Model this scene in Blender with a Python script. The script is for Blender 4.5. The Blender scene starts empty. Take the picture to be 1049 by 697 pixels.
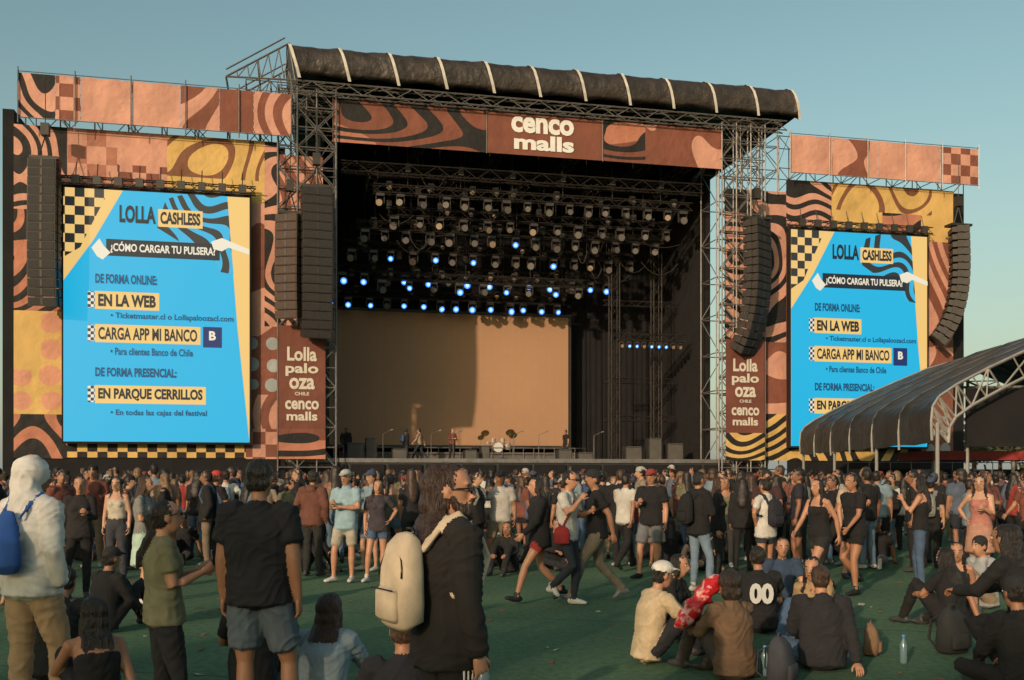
import bpy, math, random, time
from mathutils import Vector, Matrix, noise
from mathutils.bvhtree import BVHTree
T0=time.time()
V=Vector
scn=bpy.context.scene
COL=scn.collection
TH=math.radians(12.5)      # stage axis is turned against the view
# ------------------------------------------------------------------ materials
def newmat(name):
    m=bpy.data.materials.new(name); m.use_nodes=True
    nt=m.node_tree; b=nt.nodes['Principled BSDF']
    return m,nt,b
def N(nt,t,**k):
    n=nt.nodes.new(t)
    for a,v in k.items(): setattr(n,a,v)
    return n
def c4(c): return (c[0],c[1],c[2],1)
def mixrgb(nt,a,b,fac,mode='MIX'):
    n=nt.nodes.new('ShaderNodeMix'); n.data_type='RGBA'; n.blend_type=mode
    for s,v in ((6,a),(7,b),(0,fac)):
        if isinstance(v,bpy.types.NodeSocket): nt.links.new(v,n.inputs[s])
        elif s==0: n.inputs[0].default_value=v
        else: n.inputs[s].default_value=c4(v)
    return n.outputs[2]
def vary(nt,col,var,scale,coord):
    nz=N(nt,'ShaderNodeTexNoise'); nz.inputs['Scale'].default_value=scale; nz.inputs['Detail'].default_value=4
    nt.links.new(coord,nz.inputs['Vector'])
    mr=N(nt,'ShaderNodeMapRange'); mr.inputs['From Min'].default_value=.3; mr.inputs['From Max'].default_value=.7
    mr.inputs['To Min'].default_value=1-var; mr.inputs['To Max'].default_value=1+var
    nt.links.new(nz.outputs[0],mr.inputs[0])
    n=nt.nodes.new('ShaderNodeVectorMath'); n.operation='SCALE'
    if isinstance(col,bpy.types.NodeSocket): nt.links.new(col,n.inputs[0])
    else: n.inputs[0].default_value=col
    nt.links.new(mr.outputs[0],n.inputs['Scale'])
    return n.outputs[0]
def bump(nt,b,scale,st,coord,dist=.02):
    nz=N(nt,'ShaderNodeTexNoise'); nz.inputs['Scale'].default_value=scale; nz.inputs['Detail'].default_value=3
    nt.links.new(coord,nz.inputs['Vector'])
    bp=N(nt,'ShaderNodeBump'); bp.inputs['Strength'].default_value=st; bp.inputs['Distance'].default_value=dist
    nt.links.new(nz.outputs[0],bp.inputs['Height']); nt.links.new(bp.outputs[0],b.inputs['Normal'])
_mc={}
def nmat(name,base,rough=.85,var=.15,ns=3,bs=0,bst=.4,metal=0,dist=.02):
    key=(name,tuple(base))
    if key in _mc: return _mc[key]
    m,nt,b=newmat(name); tc=N(nt,'ShaderNodeTexCoord').outputs['Object']
    nt.links.new(vary(nt,base,var,ns,tc),b.inputs['Base Color'])
    b.inputs['Roughness'].default_value=rough; b.inputs['Metallic'].default_value=metal
    if bs: bump(nt,b,bs,bst,tc,dist)
    _mc[key]=m; return m
def hairmat(name,base):
    key=(name,tuple(base))
    if key in _mc: return _mc[key]
    m,nt,b=newmat(name); tc=N(nt,'ShaderNodeTexCoord').outputs['Object']
    mp=N(nt,'ShaderNodeMapping'); mp.inputs['Scale'].default_value=(1,1,.13); nt.links.new(tc,mp.inputs[0])
    nt.links.new(vary(nt,base,.55,90,mp.outputs[0]),b.inputs['Base Color']); b.inputs['Roughness'].default_value=.42
    bump(nt,b,150,.9,mp.outputs[0],.02); _mc[key]=m; return m
def nosample(m):
    try: m.cycles.emission_sampling='NONE'
    except Exception: pass
def emat(name,col,st=1.):
    m,nt,b=newmat(name); b.inputs['Base Color'].default_value=c4([x*.05 for x in col])
    b.inputs['Emission Color'].default_value=c4(col); b.inputs['Emission Strength'].default_value=st
    b.inputs['Roughness'].default_value=.5; nosample(m)
    return m
def pat(name,kind,A,B,scale=1.,dist=4.,thr=.5,direction='DIAGONAL',rot=0,emis=0,loc=(0,.25,0),C=None,ds=.9):
    m,nt,b=newmat(name); tc=N(nt,'ShaderNodeTexCoord').outputs['Object']
    sx,sz=scale if isinstance(scale,tuple) else (scale,scale)
    mp=N(nt,'ShaderNodeMapping'); mp.inputs['Scale'].default_value=(sx,0,sz); mp.inputs['Location'].default_value=loc
    mp.inputs['Rotation'].default_value=(0,rot,0)
    nt.links.new(tc,mp.inputs['Vector']); v=mp.outputs[0]
    if kind in('wave','rings'):
        w=N(nt,'ShaderNodeTexWave'); w.wave_type='BANDS' if kind=='wave' else 'RINGS'
        if kind=='wave': w.bands_direction=direction
        else: w.rings_direction='Y'
        w.inputs['Scale'].default_value=1; w.inputs['Distortion'].default_value=dist
        w.inputs['Detail'].default_value=0.; w.inputs['Detail Scale'].default_value=ds
        nt.links.new(v,w.inputs['Vector']); f=w.outputs['Fac']
    elif kind=='checker':
        w=N(nt,'ShaderNodeTexChecker'); w.inputs['Scale'].default_value=1; nt.links.new(v,w.inputs['Vector']); f=w.outputs['Fac']
    elif kind=='polka':
        w=N(nt,'ShaderNodeTexVoronoi'); w.inputs['Randomness'].default_value=.15; w.inputs['Scale'].default_value=1
        nt.links.new(v,w.inputs['Vector']); f=w.outputs['Distance']
    else:
        w=N(nt,'ShaderNodeTexNoise'); w.inputs['Scale'].default_value=1; w.inputs['Detail'].default_value=0
        nt.links.new(v,w.inputs['Vector']); f=w.outputs[0]
    mt=N(nt,'ShaderNodeMath',operation='GREATER_THAN'); mt.inputs[1].default_value=thr; nt.links.new(f,mt.inputs[0])
    bc=B
    if C is not None:
        nz=N(nt,'ShaderNodeTexNoise'); nz.inputs['Scale'].default_value=.5; nz.inputs['Detail'].default_value=0; nt.links.new(v,nz.inputs['Vector'])
        m2=N(nt,'ShaderNodeMath',operation='GREATER_THAN'); m2.inputs[1].default_value=.5; nt.links.new(nz.outputs[0],m2.inputs[0])
        bc=mixrgb(nt,B,C,m2.outputs[0])
    col=mixrgb(nt,A,bc,mt.outputs[0])
    if emis:
        nt.links.new(col,b.inputs['Emission Color']); b.inputs['Emission Strength'].default_value=emis
        b.inputs['Base Color'].default_value=(.02,.02,.02,1); nosample(m)
    else:
        nt.links.new(vary(nt,col,.16,.6,tc),b.inputs['Base Color']); b.inputs['Roughness'].default_value=.8
        bump(nt,b,.9,.7,tc,.3)
    return m
# ------------------------------------------------------------------ mesh builder
class MB:
    def __init__(s): s.v=[];s.f=[];s.m=[]
    def add(s,vs,fs,m=0):
        o=len(s.v); s.v+= [tuple(x) for x in vs]
        for f in fs: s.f.append(tuple(i+o for i in f)); s.m.append(m)
    def box(s,x0,x1,y0,y1,z0,z1,m=0,M=None):
        vs=[V((x,y,z)) for z in(z0,z1) for y in(y0,y1) for x in(x0,x1)]
        if M is not None: vs=[M@v for v in vs]
        s.add(vs,[(0,2,3,1),(4,5,7,6),(0,1,5,4),(1,3,7,5),(3,2,6,7),(2,0,4,6)],m)
    def bar(s,a,b,r,m=0,n=4,r2=None):
        a=V(a);b=V(b);t=(b-a)
        if t.length<1e-6:return
        t.normalize(); u=t.orthogonal().normalized(); w=t.cross(u); r2=r if r2 is None else r2
        vs=[]
        for c,rr in((a,r),(b,r2)):
            for i in range(n):
                an=2*math.pi*(i+.5)/n; vs.append(c+u*math.cos(an)*rr+w*math.sin(an)*rr)
        fs=[(i,(i+1)%n,n+(i+1)%n,n+i) for i in range(n)]+[tuple(range(n))[::-1],tuple(range(n,2*n))]
        s.add(vs,fs,m)
    def rect(s,x0,x1,z0,z1,y,m=0): s.add([(x0,y,z0),(x1,y,z0),(x1,y,z1),(x0,y,z1)],[(0,1,2,3)],m)
    def poly(s,pts,y,m=0): s.add([(p[0],y,p[1]) for p in pts],[tuple(range(len(pts)))],m)
    def tube(s,pts,rads,side,m=0,n=12,cap=.5,p=2.):
        pts=[V(q) for q in pts]; side=V(side); k=len(pts); vs=[]; e=2./p
        for i,pt in enumerate(pts):
            t=(pts[min(i+1,k-1)]-pts[max(i-1,0)])
            t=t.normalized() if t.length>1e-7 else V((0,0,1))
            sd=side-t*side.dot(t)
            sd=sd.normalized() if sd.length>1e-4 else t.orthogonal().normalized()
            b=t.cross(sd); r=rads[i]
            if not isinstance(r,(tuple,list)): r=(r,r)
            for j in range(n):
                a=2*math.pi*j/n; ca,sa=math.cos(a),math.sin(a)
                ca=math.copysign(abs(ca)**e,ca); sa=math.copysign(abs(sa)**e,sa)
                vs.append(pt+sd*r[0]*ca+b*r[1]*sa)
            if i==0: T0_=t; R0=min(r)
            if i==k-1: T1_=t; R1=min(r)
        fs=[]
        for i in range(k-1):
            for j in range(n):
                fs.append((i*n+j,i*n+(j+1)%n,(i+1)*n+(j+1)%n,(i+1)*n+j))
        vs.append(pts[0]-T0_*R0*cap); vs.append(pts[-1]+T1_*R1*cap)
        q=k*n
        for j in range(n):
            fs.append((q,(j+1)%n,j)); fs.append((q+1,(k-1)*n+j,(k-1)*n+(j+1)%n))
        s.add(vs,fs,m)
    def ell(s,c,r,m=0,ax=None,n=12,k=7):
        c=V(c); X,Y,Z=ax if ax else (V((1,0,0)),V((0,1,0)),V((0,0,1)))
        vs=[]
        for i in range(k):
            ph=math.pi*(i+1)/(k+1)
            for j in range(n):
                a=2*math.pi*j/n
                vs.append(c+X*r[0]*math.sin(ph)*math.cos(a)+Y*r[1]*math.sin(ph)*math.sin(a)-Z*r[2]*math.cos(ph))
        fs=[(i*n+j,i*n+(j+1)%n,(i+1)*n+(j+1)%n,(i+1)*n+j) for i in range(k-1) for j in range(n)]
        vs+= [c-Z*r[2],c+Z*r[2]]; q=k*n
        for j in range(n): fs.append((q,(j+1)%n,j)); fs.append((q+1,(k-1)*n+j,(k-1)*n+(j+1)%n))
        s.add(vs,fs,m)
    def mesh(s,name,mats=(),smooth=False):
        me=bpy.data.meshes.new(name); me.from_pydata(s.v,[],s.f); me.update()
        for m in mats: me.materials.append(m)
        me.polygons.foreach_set('material_index',s.m)
        if smooth: me.polygons.foreach_set('use_smooth',[True]*len(s.f))
        return me
    def obj(s,name,mats,smooth=False,parent=None,stage=False,loc=None,rotz=None):
        o=bpy.data.objects.new(name,s.mesh(name,mats,smooth)); COL.objects.link(o)
        if parent: o.parent=parent
        elif stage: o.rotation_euler[2]=TH
        if loc: o.location=loc
        if rotz is not None: o.rotation_euler[2]=rotz
        return o
def empty(name,stage=False,loc=(0,0,0),rotz=0):
    e=bpy.data.objects.new(name,None); e.empty_display_size=.2; COL.objects.link(e)
    e.rotation_euler[2]=TH if stage else rotz; e.location=loc; return e
def truss(mb,a,b,w=.4,r=.03,step=.6,m=0,up=V((0,0,1))):
    a=V(a);b=V(b);t=(b-a).normalized(); s=t.cross(up)
    if s.length<.1: s=V((1,0,0))
    s.normalize(); u=s.cross(t).normalized(); h=w/2
    cs=[s*h+u*h,-s*h+u*h,-s*h-u*h,s*h-u*h]
    for c in cs: mb.bar(a+c,b+c,r,m)
    L=(b-a).length; n=max(1,int(L/step))
    for i in range(n):
        p=a+t*(L*i/n); q=a+t*(L*(i+1)/n)
        for k in range(4):
            c,d=cs[k],cs[(k+1)%4]
            if i%2: c,d=d,c
            mb.bar(p+c,q+d,r*.6,m)
def scaffold(mb,x0,x1,y0,y1,z0,z1,bx,bz,r=.035,m=0,diag=True):
    nx=max(1,round((x1-x0)/bx)); nz=max(1,round((z1-z0)/bz))
    X=[x0+(x1-x0)*i/nx for i in range(nx+1)]; Z=[z0+(z1-z0)*i/nz for i in range(nz+1)]
    for x in X:
        for y in(y0,y1): mb.bar((x,y,z0),(x,y,z1),r,m)
        for z in Z[1:]: mb.bar((x,y0,z),(x,y1,z),r*.8,m)
    for y in(y0,y1):
        for z in Z[1:]: mb.bar((x0,y,z),(x1,y,z),r*.8,m)
        if diag:
            for i in range(nx):
                for k in range(nz):
                    a,b=(X[i],X[i+1]) if (i+k)%2 else (X[i+1],X[i])
                    mb.bar((a,y,Z[k]),(b,y,Z[k+1]),r*.7,m)
def text_fit(s,x0,x1,z0,z1,y,mat,name,parent,bold=.02):
    cu=bpy.data.curves.new(name,'FONT'); cu.body=s; cu.offset=bold; cu.resolution_u=3
    o=bpy.data.objects.new(name,cu); COL.objects.link(o)
    dg=bpy.context.evaluated_depsgraph_get(); me=bpy.data.meshes.new_from_object(o.evaluated_get(dg))
    bpy.data.objects.remove(o)
    xs=[v.co.x for v in me.vertices]; ys=[v.co.y for v in me.vertices]
    a,b,c,d=min(xs),max(xs),min(ys),max(ys)
    for v in me.vertices:
        v.co=V((x0+(v.co.x-a)/(b-a)*(x1-x0),y,z0+(v.co.y-c)/(d-c)*(z1-z0)))
    me.materials.clear(); me.materials.append(mat)
    o=bpy.data.objects.new(name,me); COL.objects.link(o); o.parent=parent; return o
# ------------------------------------------------------------------ people
ARMS={'down':((.055,-.02,-.285),(.01,.05,-.245)),'phone':((.04,.05,-.28),(-.09,.21,.09)),'fold':((.05,.07,-.26),(-.23,.14,.02)),
'up':((.12,.08,.20),(-.02,.05,.25)),'hip':((.16,-.07,-.21),(-.12,.09,-.17)),'swf':((.05,.10,-.26),(-.02,.17,-.17)),
'swb':((.06,-.13,-.25),(.0,-.05,-.24)),'knee':((.07,.17,-.21),(-.09,.22,-.02)),'back':((.06,-.13,-.26),(.03,-.08,-.24)),
'drink':((.10,.13,-.23),(-.11,.12,.20)),'pocket':((.09,-.07,-.27),(-.04,.10,-.22)),'lap':((.06,.10,-.25),(-.10,.20,-.10)),
'point':((.07,.22,-.12),(-.02,.25,.04))}
def joints(pose,arms,fem,lean=0):
    w=.158 if fem else .178
    J={}
    if pose in('stand','shift','walk','walk2','crouch'):
        pz={'stand':.95,'shift':.945,'walk':.925,'walk2':.935,'crouch':.45}[pose]
        J['pel']=V((0,0,pz)); l=lean+(.03 if 'walk' in pose else 0)+(.16 if pose=='crouch' else 0)
        J['chest']=V((0,-.01+l*.6,pz+.35)); J['neck']=V((0,-.015+l,pz+.525)); J['head']=V((0,.02+l*1.25,pz+.685))
    else:
        J['pel']=V((0,0,.125)); l=.06+lean
        J['chest']=V((0,-.01+l*.6,.47)); J['neck']=V((0,-.01+l,.645)); J['head']=V((0,.03+l*1.3,.80))
    sh=[J['neck']+V((s*w,.01,-.05)) for s in(-1,1)]
    J['sh']=sh
    p=J['pel']
    J['hip']=[p+V((s*.088,0,-.02)) for s in(-1,1)]
    if pose=='stand': leg=[((s*.10,.015,.50),(s*.115,-.02,.085),(s*.15,.155,.035)) for s in(-1,1)]
    elif pose=='shift': leg=[((-.09,0,.50),(-.08,-.03,.085),(-.11,.15,.035)),((.16,.09,.49),(.19,.05,.085),(.27,.21,.035))]
    elif pose=='walk': leg=[((-.09,.24,.52),(-.09,.36,.12),(-.10,.53,.11)),((.09,-.05,.50),(.09,-.37,.17),(.10,-.24,.045))]
    elif pose=='walk2': leg=[((-.09,.10,.50),(-.09,.06,.085),(-.10,.24,.035)),((.09,.13,.53),(.09,-.17,.24),(.10,-.06,.13))]
    elif pose=='crouch': leg=[((s*.20,.38,.47),(s*.15,.10,.09),(s*.2,.28,.04)) for s in(-1,1)]
    elif pose=='cross': leg=[((s*.33,.30,.20),(-s*.05,.40+.05*s,.075),(-s*.17,.47+.05*s,.05)) for s in(-1,1)]
    elif pose=='knees': leg=[((s*.14,.38,.50),(s*.13,.62,.085),(s*.15,.80,.035)) for s in(-1,1)]
    elif pose=='side': leg=[((-.15,.38,.50),(-.13,.60,.085),(-.15,.78,.035)),((.34,.28,.16),(.02,.45,.07),(-.10,.50,.05))]
    elif pose=='ext': leg=[((-.13,.44,.17),(-.17,.86,.08),(-.20,.93,.22)),((.15,.36,.46),(.15,.66,.085),(.18,.84,.035))]
    J['kn']=[V(x[0]) for x in leg];J['an']=[V(x[1]) for x in leg];J['toe']=[V(x[2]) for x in leg]
    J['el']=[];J['wr']=[]
    for i,s in enumerate((-1,1)):
        a=ARMS[arms[i]]; e=sh[i]+V((a[0][0]*s,a[0][1],a[0][2])); w_=e+V((a[1][0]*s,a[1][1],a[1][2]))
        e.z=max(e.z,.08); w_.z=max(w_.z,.05)
        J['el'].append(e); J['wr'].append(w_)
    return J
SK,TP,BT,SH,HR,AC,HT,WH,DK=range(9)
def lerp(a,b,t): return a+(b-a)*t
def build_person(vox=.02,pose='stand',arms=('down','down'),fem=False,top='tee',bottom='pants',hair='short',bulk=1.,bag=None,
                 yaw=0,pitch=0,beard=False,lean=0,glasses=False,hat=None,phone=False,seed=0,stripe=False,hlen=1.):
    J=joints(pose,arms,fem,lean); b=MB(); k=bulk; X=V((1,0,0))
    pel,ch,nk=J['pel'],J['chest'],J['neck']; up=(ch-pel).normalized(); sd=X
    sit=pose in('cross','knees','side','ext')
    hemo={'tee':-.075,'long':-.07,'jacket':-.13,'hoodie':-.09,'tank':-.02,'crop':.10,'shirt':-.11}[top]
    if sit: hemo=max(hemo,-.075)
    pr=(.168 if fem else .16)*k
    b.tube([pel-up*.10,pel-up*.05,pel+up*.03,pel+up*(.13 if hemo<.05 else .16)],[(.11*k,.085*k),(pr,.115*k),(pr,.118*k),((.125 if fem else .145)*k,.095*k)],sd,BT)
    ex={'jacket':.022,'hoodie':.02,'long':.005,'shirt':.01}.get(top,0.)
    wa=(.132 if fem else .155); cw=(.155 if fem else .178)
    hemp=pel+up*hemo
    sl=SK if top in('tank','crop') else TP
    if hemo>.05:
        b.tube([pel+up*.1,pel+up*.2,ch],[(.125*k,.09*k),(.128*k,.092*k),(.14*k,.1*k)],sd,SK)
    hr_=(pr+.016+ex) if hemo<.02 else (.14*k)
    b.tube([hemp,lerp(hemp,pel+up*.16,.5),pel+up*.17,lerp(pel,ch,.78),ch+up*.02,ch+up*.06],
           [(hr_,.132*k+ex),(max(wa*k+.014,hr_*.95)+ex*.5,.122*k+ex),((wa+.008)*k+ex,.108*k+ex),((cw-.006)*k+ex,.118*k+ex),(cw*k+ex,.122*k+ex),((cw-.012)*k+ex,.112*k+ex)],sd,TP,n=16,p=2.3)
    b.tube([ch+up*.03,ch+up*.09,nk-up*.035,nk+up*.005,nk+up*.02],[(cw*.97*k+ex*.8,.113*k+ex*.8),(cw*.93*k+ex*.6,.10*k+ex*.6),(.118*k,.078),(.066,.06),(.056,.052)],sd,sl,n=16)
    if fem:
        for s in(-1,1): b.ell(ch+X*s*.065+V((0,.088,-.005)),(.062,.055,.06),TP)
    hd=J['head']
    b.tube([nk-up*.03,lerp(nk,hd,.35),hd+V((0,-.015,-.045))],[.055,.05,.052],X,SK)
    Mh=Matrix.Translation(hd)@Matrix.Rotation(math.radians(-yaw),4,'Z')@Matrix.Rotation(math.radians(-pitch),4,'X')
    hp=lambda x,y,z: Mh@V((x,y,z))
    ax=[(Mh.to_3x3()@V(a)) for a in((1,0,0),(0,1,0),(0,0,1))]
    prof=[(.048,-.115,.020,.022),(.036,-.100,.040,.048),(.016,-.066,.057,.072),(.004,-.025,.066,.085),(-.001,.012,.0715,.092),(-.004,.05,.0735,.094),(-.006,.082,.062,.080),(-.006,.104,.040,.052)]
    b.tube([hp(0,p[0],p[1]) for p in prof],[(p[2],p[3]) for p in prof],ax[0],SK,n=16,cap=.3)
    b.tube([hp(0,.082,.018),hp(0,.098,-.008),hp(0,.112,-.028),hp(0,.090,-.036)],[.010,.013,.018,.012],ax[0],SK,n=8)
    b.ell(hp(0,.083,.03),(.05,.016,.011),SK,ax)
    b.ell(hp(0,.083,-.064),(.024,.013,.012),SK,ax)
    for s in(-1,1): b.ell(hp(s*.074,-.008,-.008),(.012,.02,.032),SK,ax,n=8,k=4)
    if hat!='hood':
        b.ell(hp(0,-.018,.036),(.083,.097,.092),HR,ax)
        b.ell(hp(0,-.042,-.022),(.074,.064,.062),HR,ax)
    if hair=='curly': b.ell(hp(0,-.03,.04),(.10,.11,.10),HR,ax); b.ell(hp(0,-.06,-.06),(.10,.075,.09),HR,ax)
    if hair in('long','longw','wavy'):
        w={'longw':.090,'long':.078,'wavy':.098}[hair]
        if hair=='wavy': b.ell(hp(0,-.06,.02),(.092,.095,.105),HR,ax); b.ell(hp(0,-.09,-.07),(.095,.07,.09),HR,ax)
        p0=hp(0,-.045,.04);p1=hp(0,-.07,-.07);p2=nk+V((0,-.085*k,-.03*hlen));p3=nk+V((0,-.115*k-ex,-.15*hlen));p4=nk+V((0,-.13*k-ex,-.27*hlen))
        b.tube([p0,p1,p2,p3,p4],[(.08,.055),(w,.05),(w*1.12,.04),(w,.030),(w*.55,.016)],X,HR)
        yy=-.045 if hair=='wavy' else .0
        for s in(-1,1):
            q3=nk+V((s*.09,.02+yy,-.0)) if hair!='wavy' else hp(s*.085,-.05,-.16)
            q4=nk+V((s*.10,.07,-.10*hlen)) if hair!='wavy' else nk+V((s*.10,-.05,-.10*hlen))
            b.tube([hp(s*.07,-.01+yy,.03),hp(s*.080,.0+yy,-.06),q3,q4],[(.02,.035),(.022,.036),(.026,.03),(.014,.018)],X,HR,n=8)
    if hair=='pony':
        b.tube([hp(0,-.10,.045),hp(0,-.135,.02),hp(0,-.13,-.08),nk+V((0,-.13*k,-.10)),nk+V((0,-.15*k,-.22))],[.022,.03,.034,.03,.012],X,HR,n=8)
    if hair=='bun': b.ell(hp(0,-.08,.12),(.042,.042,.038),HR,ax)
    if beard:
        b.ell(hp(0,.062,-.104),(.046,.044,.052),HR,ax)
        for s in(-1,1): b.tube([hp(s*.066,.015,-.035),hp(s*.058,.035,-.07),hp(s*.035,.06,-.098)],[.010,.018,.026],ax[0],HR,n=8)
        b.ell(hp(0,.102,-.050),(.028,.011,.007),HR,ax,n=8,k=4)
    if hat in('cap','capb'):
        f=1 if hat=='cap' else -1
        b.ell(hp(0,-.008,.062),(.09,.106,.075),HT,ax)
        b.tube([hp(0,f*.06,.055),hp(0,f*.11,.052),hp(0,f*.155,.040),hp(0,f*.175,.030)],[(.075,.012),(.078,.010),(.065,.009),(.03,.008)],ax[0],HT)
    if hat=='beanie': b.ell(hp(0,-.012,.055),(.091,.104,.088),HT,ax)
    if hat=='hood':
        b.ell(hp(0,-.022,.030),(.104,.118,.118),TP,ax,n=16,k=9)
        b.tube([hp(0,-.04,.04),hp(0,-.055,-.04),hp(0,-.05,-.11),nk+V((0,-.02,-.02)),nk+V((0,-.03,-.10))],[(.095,.085),(.10,.085),(.105,.085),(.14,.10),(.15,.08)],X,TP)
    if top=='hoodie' and hat!='hood': b.ell(nk+V((0,-.085,-.03)),(.10,.055,.075),TP)
    if top in('jacket','shirt'): b.tube([nk-up*.03,nk+up*.03],[(.078,.075),(.07,.066)],X,TP)
    lng=top in('long','jacket','hoodie')
    for i,s in enumerate((-1,1)):
        sh,el,wr=J['sh'][i],J['el'][i],J['wr'][i]; q=.88 if fem else 1.
        si=sh+V((-s*.06,0,.012))
        if lng:
            e=ex*.55
            b.tube([si,sh,lerp(sh,el,.5),el,lerp(el,wr,.5),wr],[.062*k*q+e,.070*k*q+e,.058*k*q+e,.052*q+e,.047*q+e,.036+e],V((0,1,0)),TP)
            b.tube([lerp(el,wr,.9),wr+(wr-el).normalized()*.02],[.026*q,.024*q],V((0,1,0)),SK,n=8)
        else:
            b.tube([si,sh,lerp(sh,el,.45),el,lerp(el,wr,.3),wr,wr+(wr-el).normalized()*.02],[.048*k*q,.056*k*q,.047*k*q,.041*q,.042*q,.027*q,.025*q],V((0,1,0)),SK)
            if top in('tee','shirt'): b.tube([si,sh,lerp(sh,el,.35),lerp(sh,el,.62)],[.062*k*q,.071*k*q,.067*k*q,.068*k*q],V((0,1,0)),TP)
    if bottom=='skirt' and not sit:
        b.tube([pel+V((0,0,.1)),pel,lerp(pel,(J['kn'][0]+J['kn'][1])/2,.9)],[(.14*k,.11*k),(.185*k,.14*k),(.23,.2)],X,BT,n=16)
    for i,s in enumerate((-1,1)):
        hp_,kn,an,toe=J['hip'][i],J['kn'][i],J['an'][i],J['toe'][i]
        if bottom in('pants','jeans','leggings','loose'):
            ex2={'pants':.008,'jeans':.0,'leggings':-.008,'loose':.018}[bottom]
            b.tube([hp_,lerp(hp_,kn,.35),lerp(hp_,kn,.75),kn,lerp(kn,an,.3),lerp(kn,an,.75),an],
              [.092*k+ex2*.3,.086*k+ex2*.6,.066*k+ex2,.059+ex2,.060+ex2,.050+ex2,.046+ex2*1.1],X,BT)
        else:
            b.tube([lerp(hp_,kn,.3),lerp(hp_,kn,.7),kn,lerp(kn,an,.3),lerp(kn,an,.75),an-V((0,0,.02))],[.078*k,.062*k,.052,.056,.038,.035],X,SK)
            e=.78 if bottom=='shorts' else .42
            if bottom=='skirt': e=.2
            b.tube([hp_,lerp(hp_,kn,e*.5),lerp(hp_,kn,e)],[.094*k,.093*k,(.086 if e>.6 else .09)*k],X,BT)
        d=toe-an; d.z=0; d=d.normalized() if d.length>.02 else V((0,1,0))
        dn=V((0,0,-1))
        a0=an+dn*.035
        b.tube([a0-d*.075,a0-d*.03,a0+d*.05,lerp(a0,toe,.7),toe],[(.028,.030),(.038,.046),(.042,.042),(.046,.030),(.032,.022)],X if abs(d.x)<.9 else V((0,1,0)),SH,n=10)
        b.tube([an+V((0,0,.05)) if bottom!='shorts' else an,an+dn*.03],[.043,.04],X,SH,n=8)
    if bag=='draw':
        c=ch+V((0,-.17*k-ex,-.08))
        b.tube([c+V((0,0,-.2)),c+V((0,-.02,-.15)),c+V((0,-.015,0)),c+V((0,.02,.14)),c+V((0,.03,.19))],[(.12,.04),(.155,.075),(.14,.065),(.07,.035),(.05,.02)],X,AC,n=14)
    if bag in('pack','draw'):
        r=.016 if bag=='pack' else .009
        for s in(-1,1):
            b.tube([ch+V((s*.09,-.14*k-ex,.06)),V((s*.10,nk.y-.06,nk.z+.015)),V((s*.105,nk.y+.01,nk.z+.032+ex)),V((s*.11,ch.y+.085*k+ex,nk.z-.045)),V((s*.12,ch.y+.125*k+ex,ch.z+.02)),V((s*.155,ch.y+.07+ex,ch.z-.10)),V((s*.165,ch.y-.07,ch.z-.14))],
              [(r*1.7,r)]*7,X,AC,n=6)
    if bag=='side':
        c=pel+V((.20*k,.03,.0)); b.tube([c+V((0,0,-.12)),c,c+V((0,0,.08))],[(.05,.11),(.06,.12),(.04,.09)],X,AC)
        b.tube([c+V((-.01,0,.08)),ch+V((.1,.14*k,0)),nk+V((-.08,.05,.0)),nk+V((-.1,-.04,.01)),ch+V((.05,-.14*k,-.05)),c+V((-.01,-.03,.08))],[(.014,.01)]*6,X,AC,n=6)
    me=b.mesh('t'); ob=bpy.data.objects.new('t',me); COL.objects.link(ob)
    md=ob.modifiers.new('r','REMESH'); md.mode='VOXEL'; md.voxel_size=vox
    sm=ob.modifiers.new('s','SMOOTH'); sm.factor=.5; sm.iterations=2 if vox<.015 else 1
    dg=bpy.context.evaluated_depsgraph_get(); dg.update()
    m2=bpy.data.meshes.new_from_object(ob.evaluated_get(dg)); bpy.data.objects.remove(ob)
    bvh=BVHTree.FromPolygons([V(v) for v in b.v],b.f); labs=[]
    vl=[0]*len(m2.vertices)
    for p in m2.polygons:
        _,_,i,_=bvh.find_nearest(p.center); l=b.m[i] if i is not None else 0; labs.append(l)
        for v in p.vertices: vl[v]=max(vl[v],l) if l in(TP,BT,HR) else vl[v]
    off=V((seed*3.1,seed*1.7,0)); nv=[]
    nr=[v.normal.copy() for v in m2.vertices]
    A1=.006 if vox<.015 else .005
    for v,n_ in zip(m2.vertices,nr):
        l=vl[v.index]; co=v.co.copy()
        if l in(TP,BT):
            w1=noise.noise(V((co.x*4,co.y*4,co.z*4))+off)
            a=noise.noise(V((co.x*6+co.z*4+w1,co.y*6,co.z*(15 if l==TP else 11)-co.x*7+w1*3))+off)
            r_=(1-min(1,abs(a)*3.2))**1.3
            co+=n_*(r_*A1*1.6-A1*.5+w1*.008)
        elif l==HR:
            co+=n_*(noise.noise(V((co.x*45,co.y*45,co.z*9))+off)*.009+noise.noise(co*16+off)*.006)
        nv.append(co)
    F=MB(); F.v=[tuple(c) for c in nv]; F.f=[tuple(p.vertices) for p in m2.polygons]; F.m=labs
    bpy.data.meshes.remove(m2); bpy.data.meshes.remove(me)
    if bag=='pack':
        c=ch+V((0,-.122*k-ex-.062,-.075))
        F.tube([c+V((0,.0,-.205)),c+V((0,-.01,-.19)),c+V((0,-.015,-.10)),c+V((0,-.012,.05)),c+V((0,.0,.15)),c+V((0,.02,.195)),c+V((0,.03,.21))],[(.10,.05),(.128,.072),(.135,.078),(.132,.072),(.115,.058),(.08,.04),(.04,.02)],X,AC,n=20,cap=.15,p=3.2)
        F.tube([c+V((0,-.075,-.18)),c+V((0,-.085,-.16)),c+V((0,-.088,-.05)),c+V((0,-.078,-.03))],[(.09,.015),(.10,.03),(.10,.026),(.09,.01)],X,AC,n=16,p=3.2)
        z0=[c+V((math.sin(t)*.108,-.114,-.035)) for t in(-1.5,-.7,0,.7,1.5)]
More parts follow.
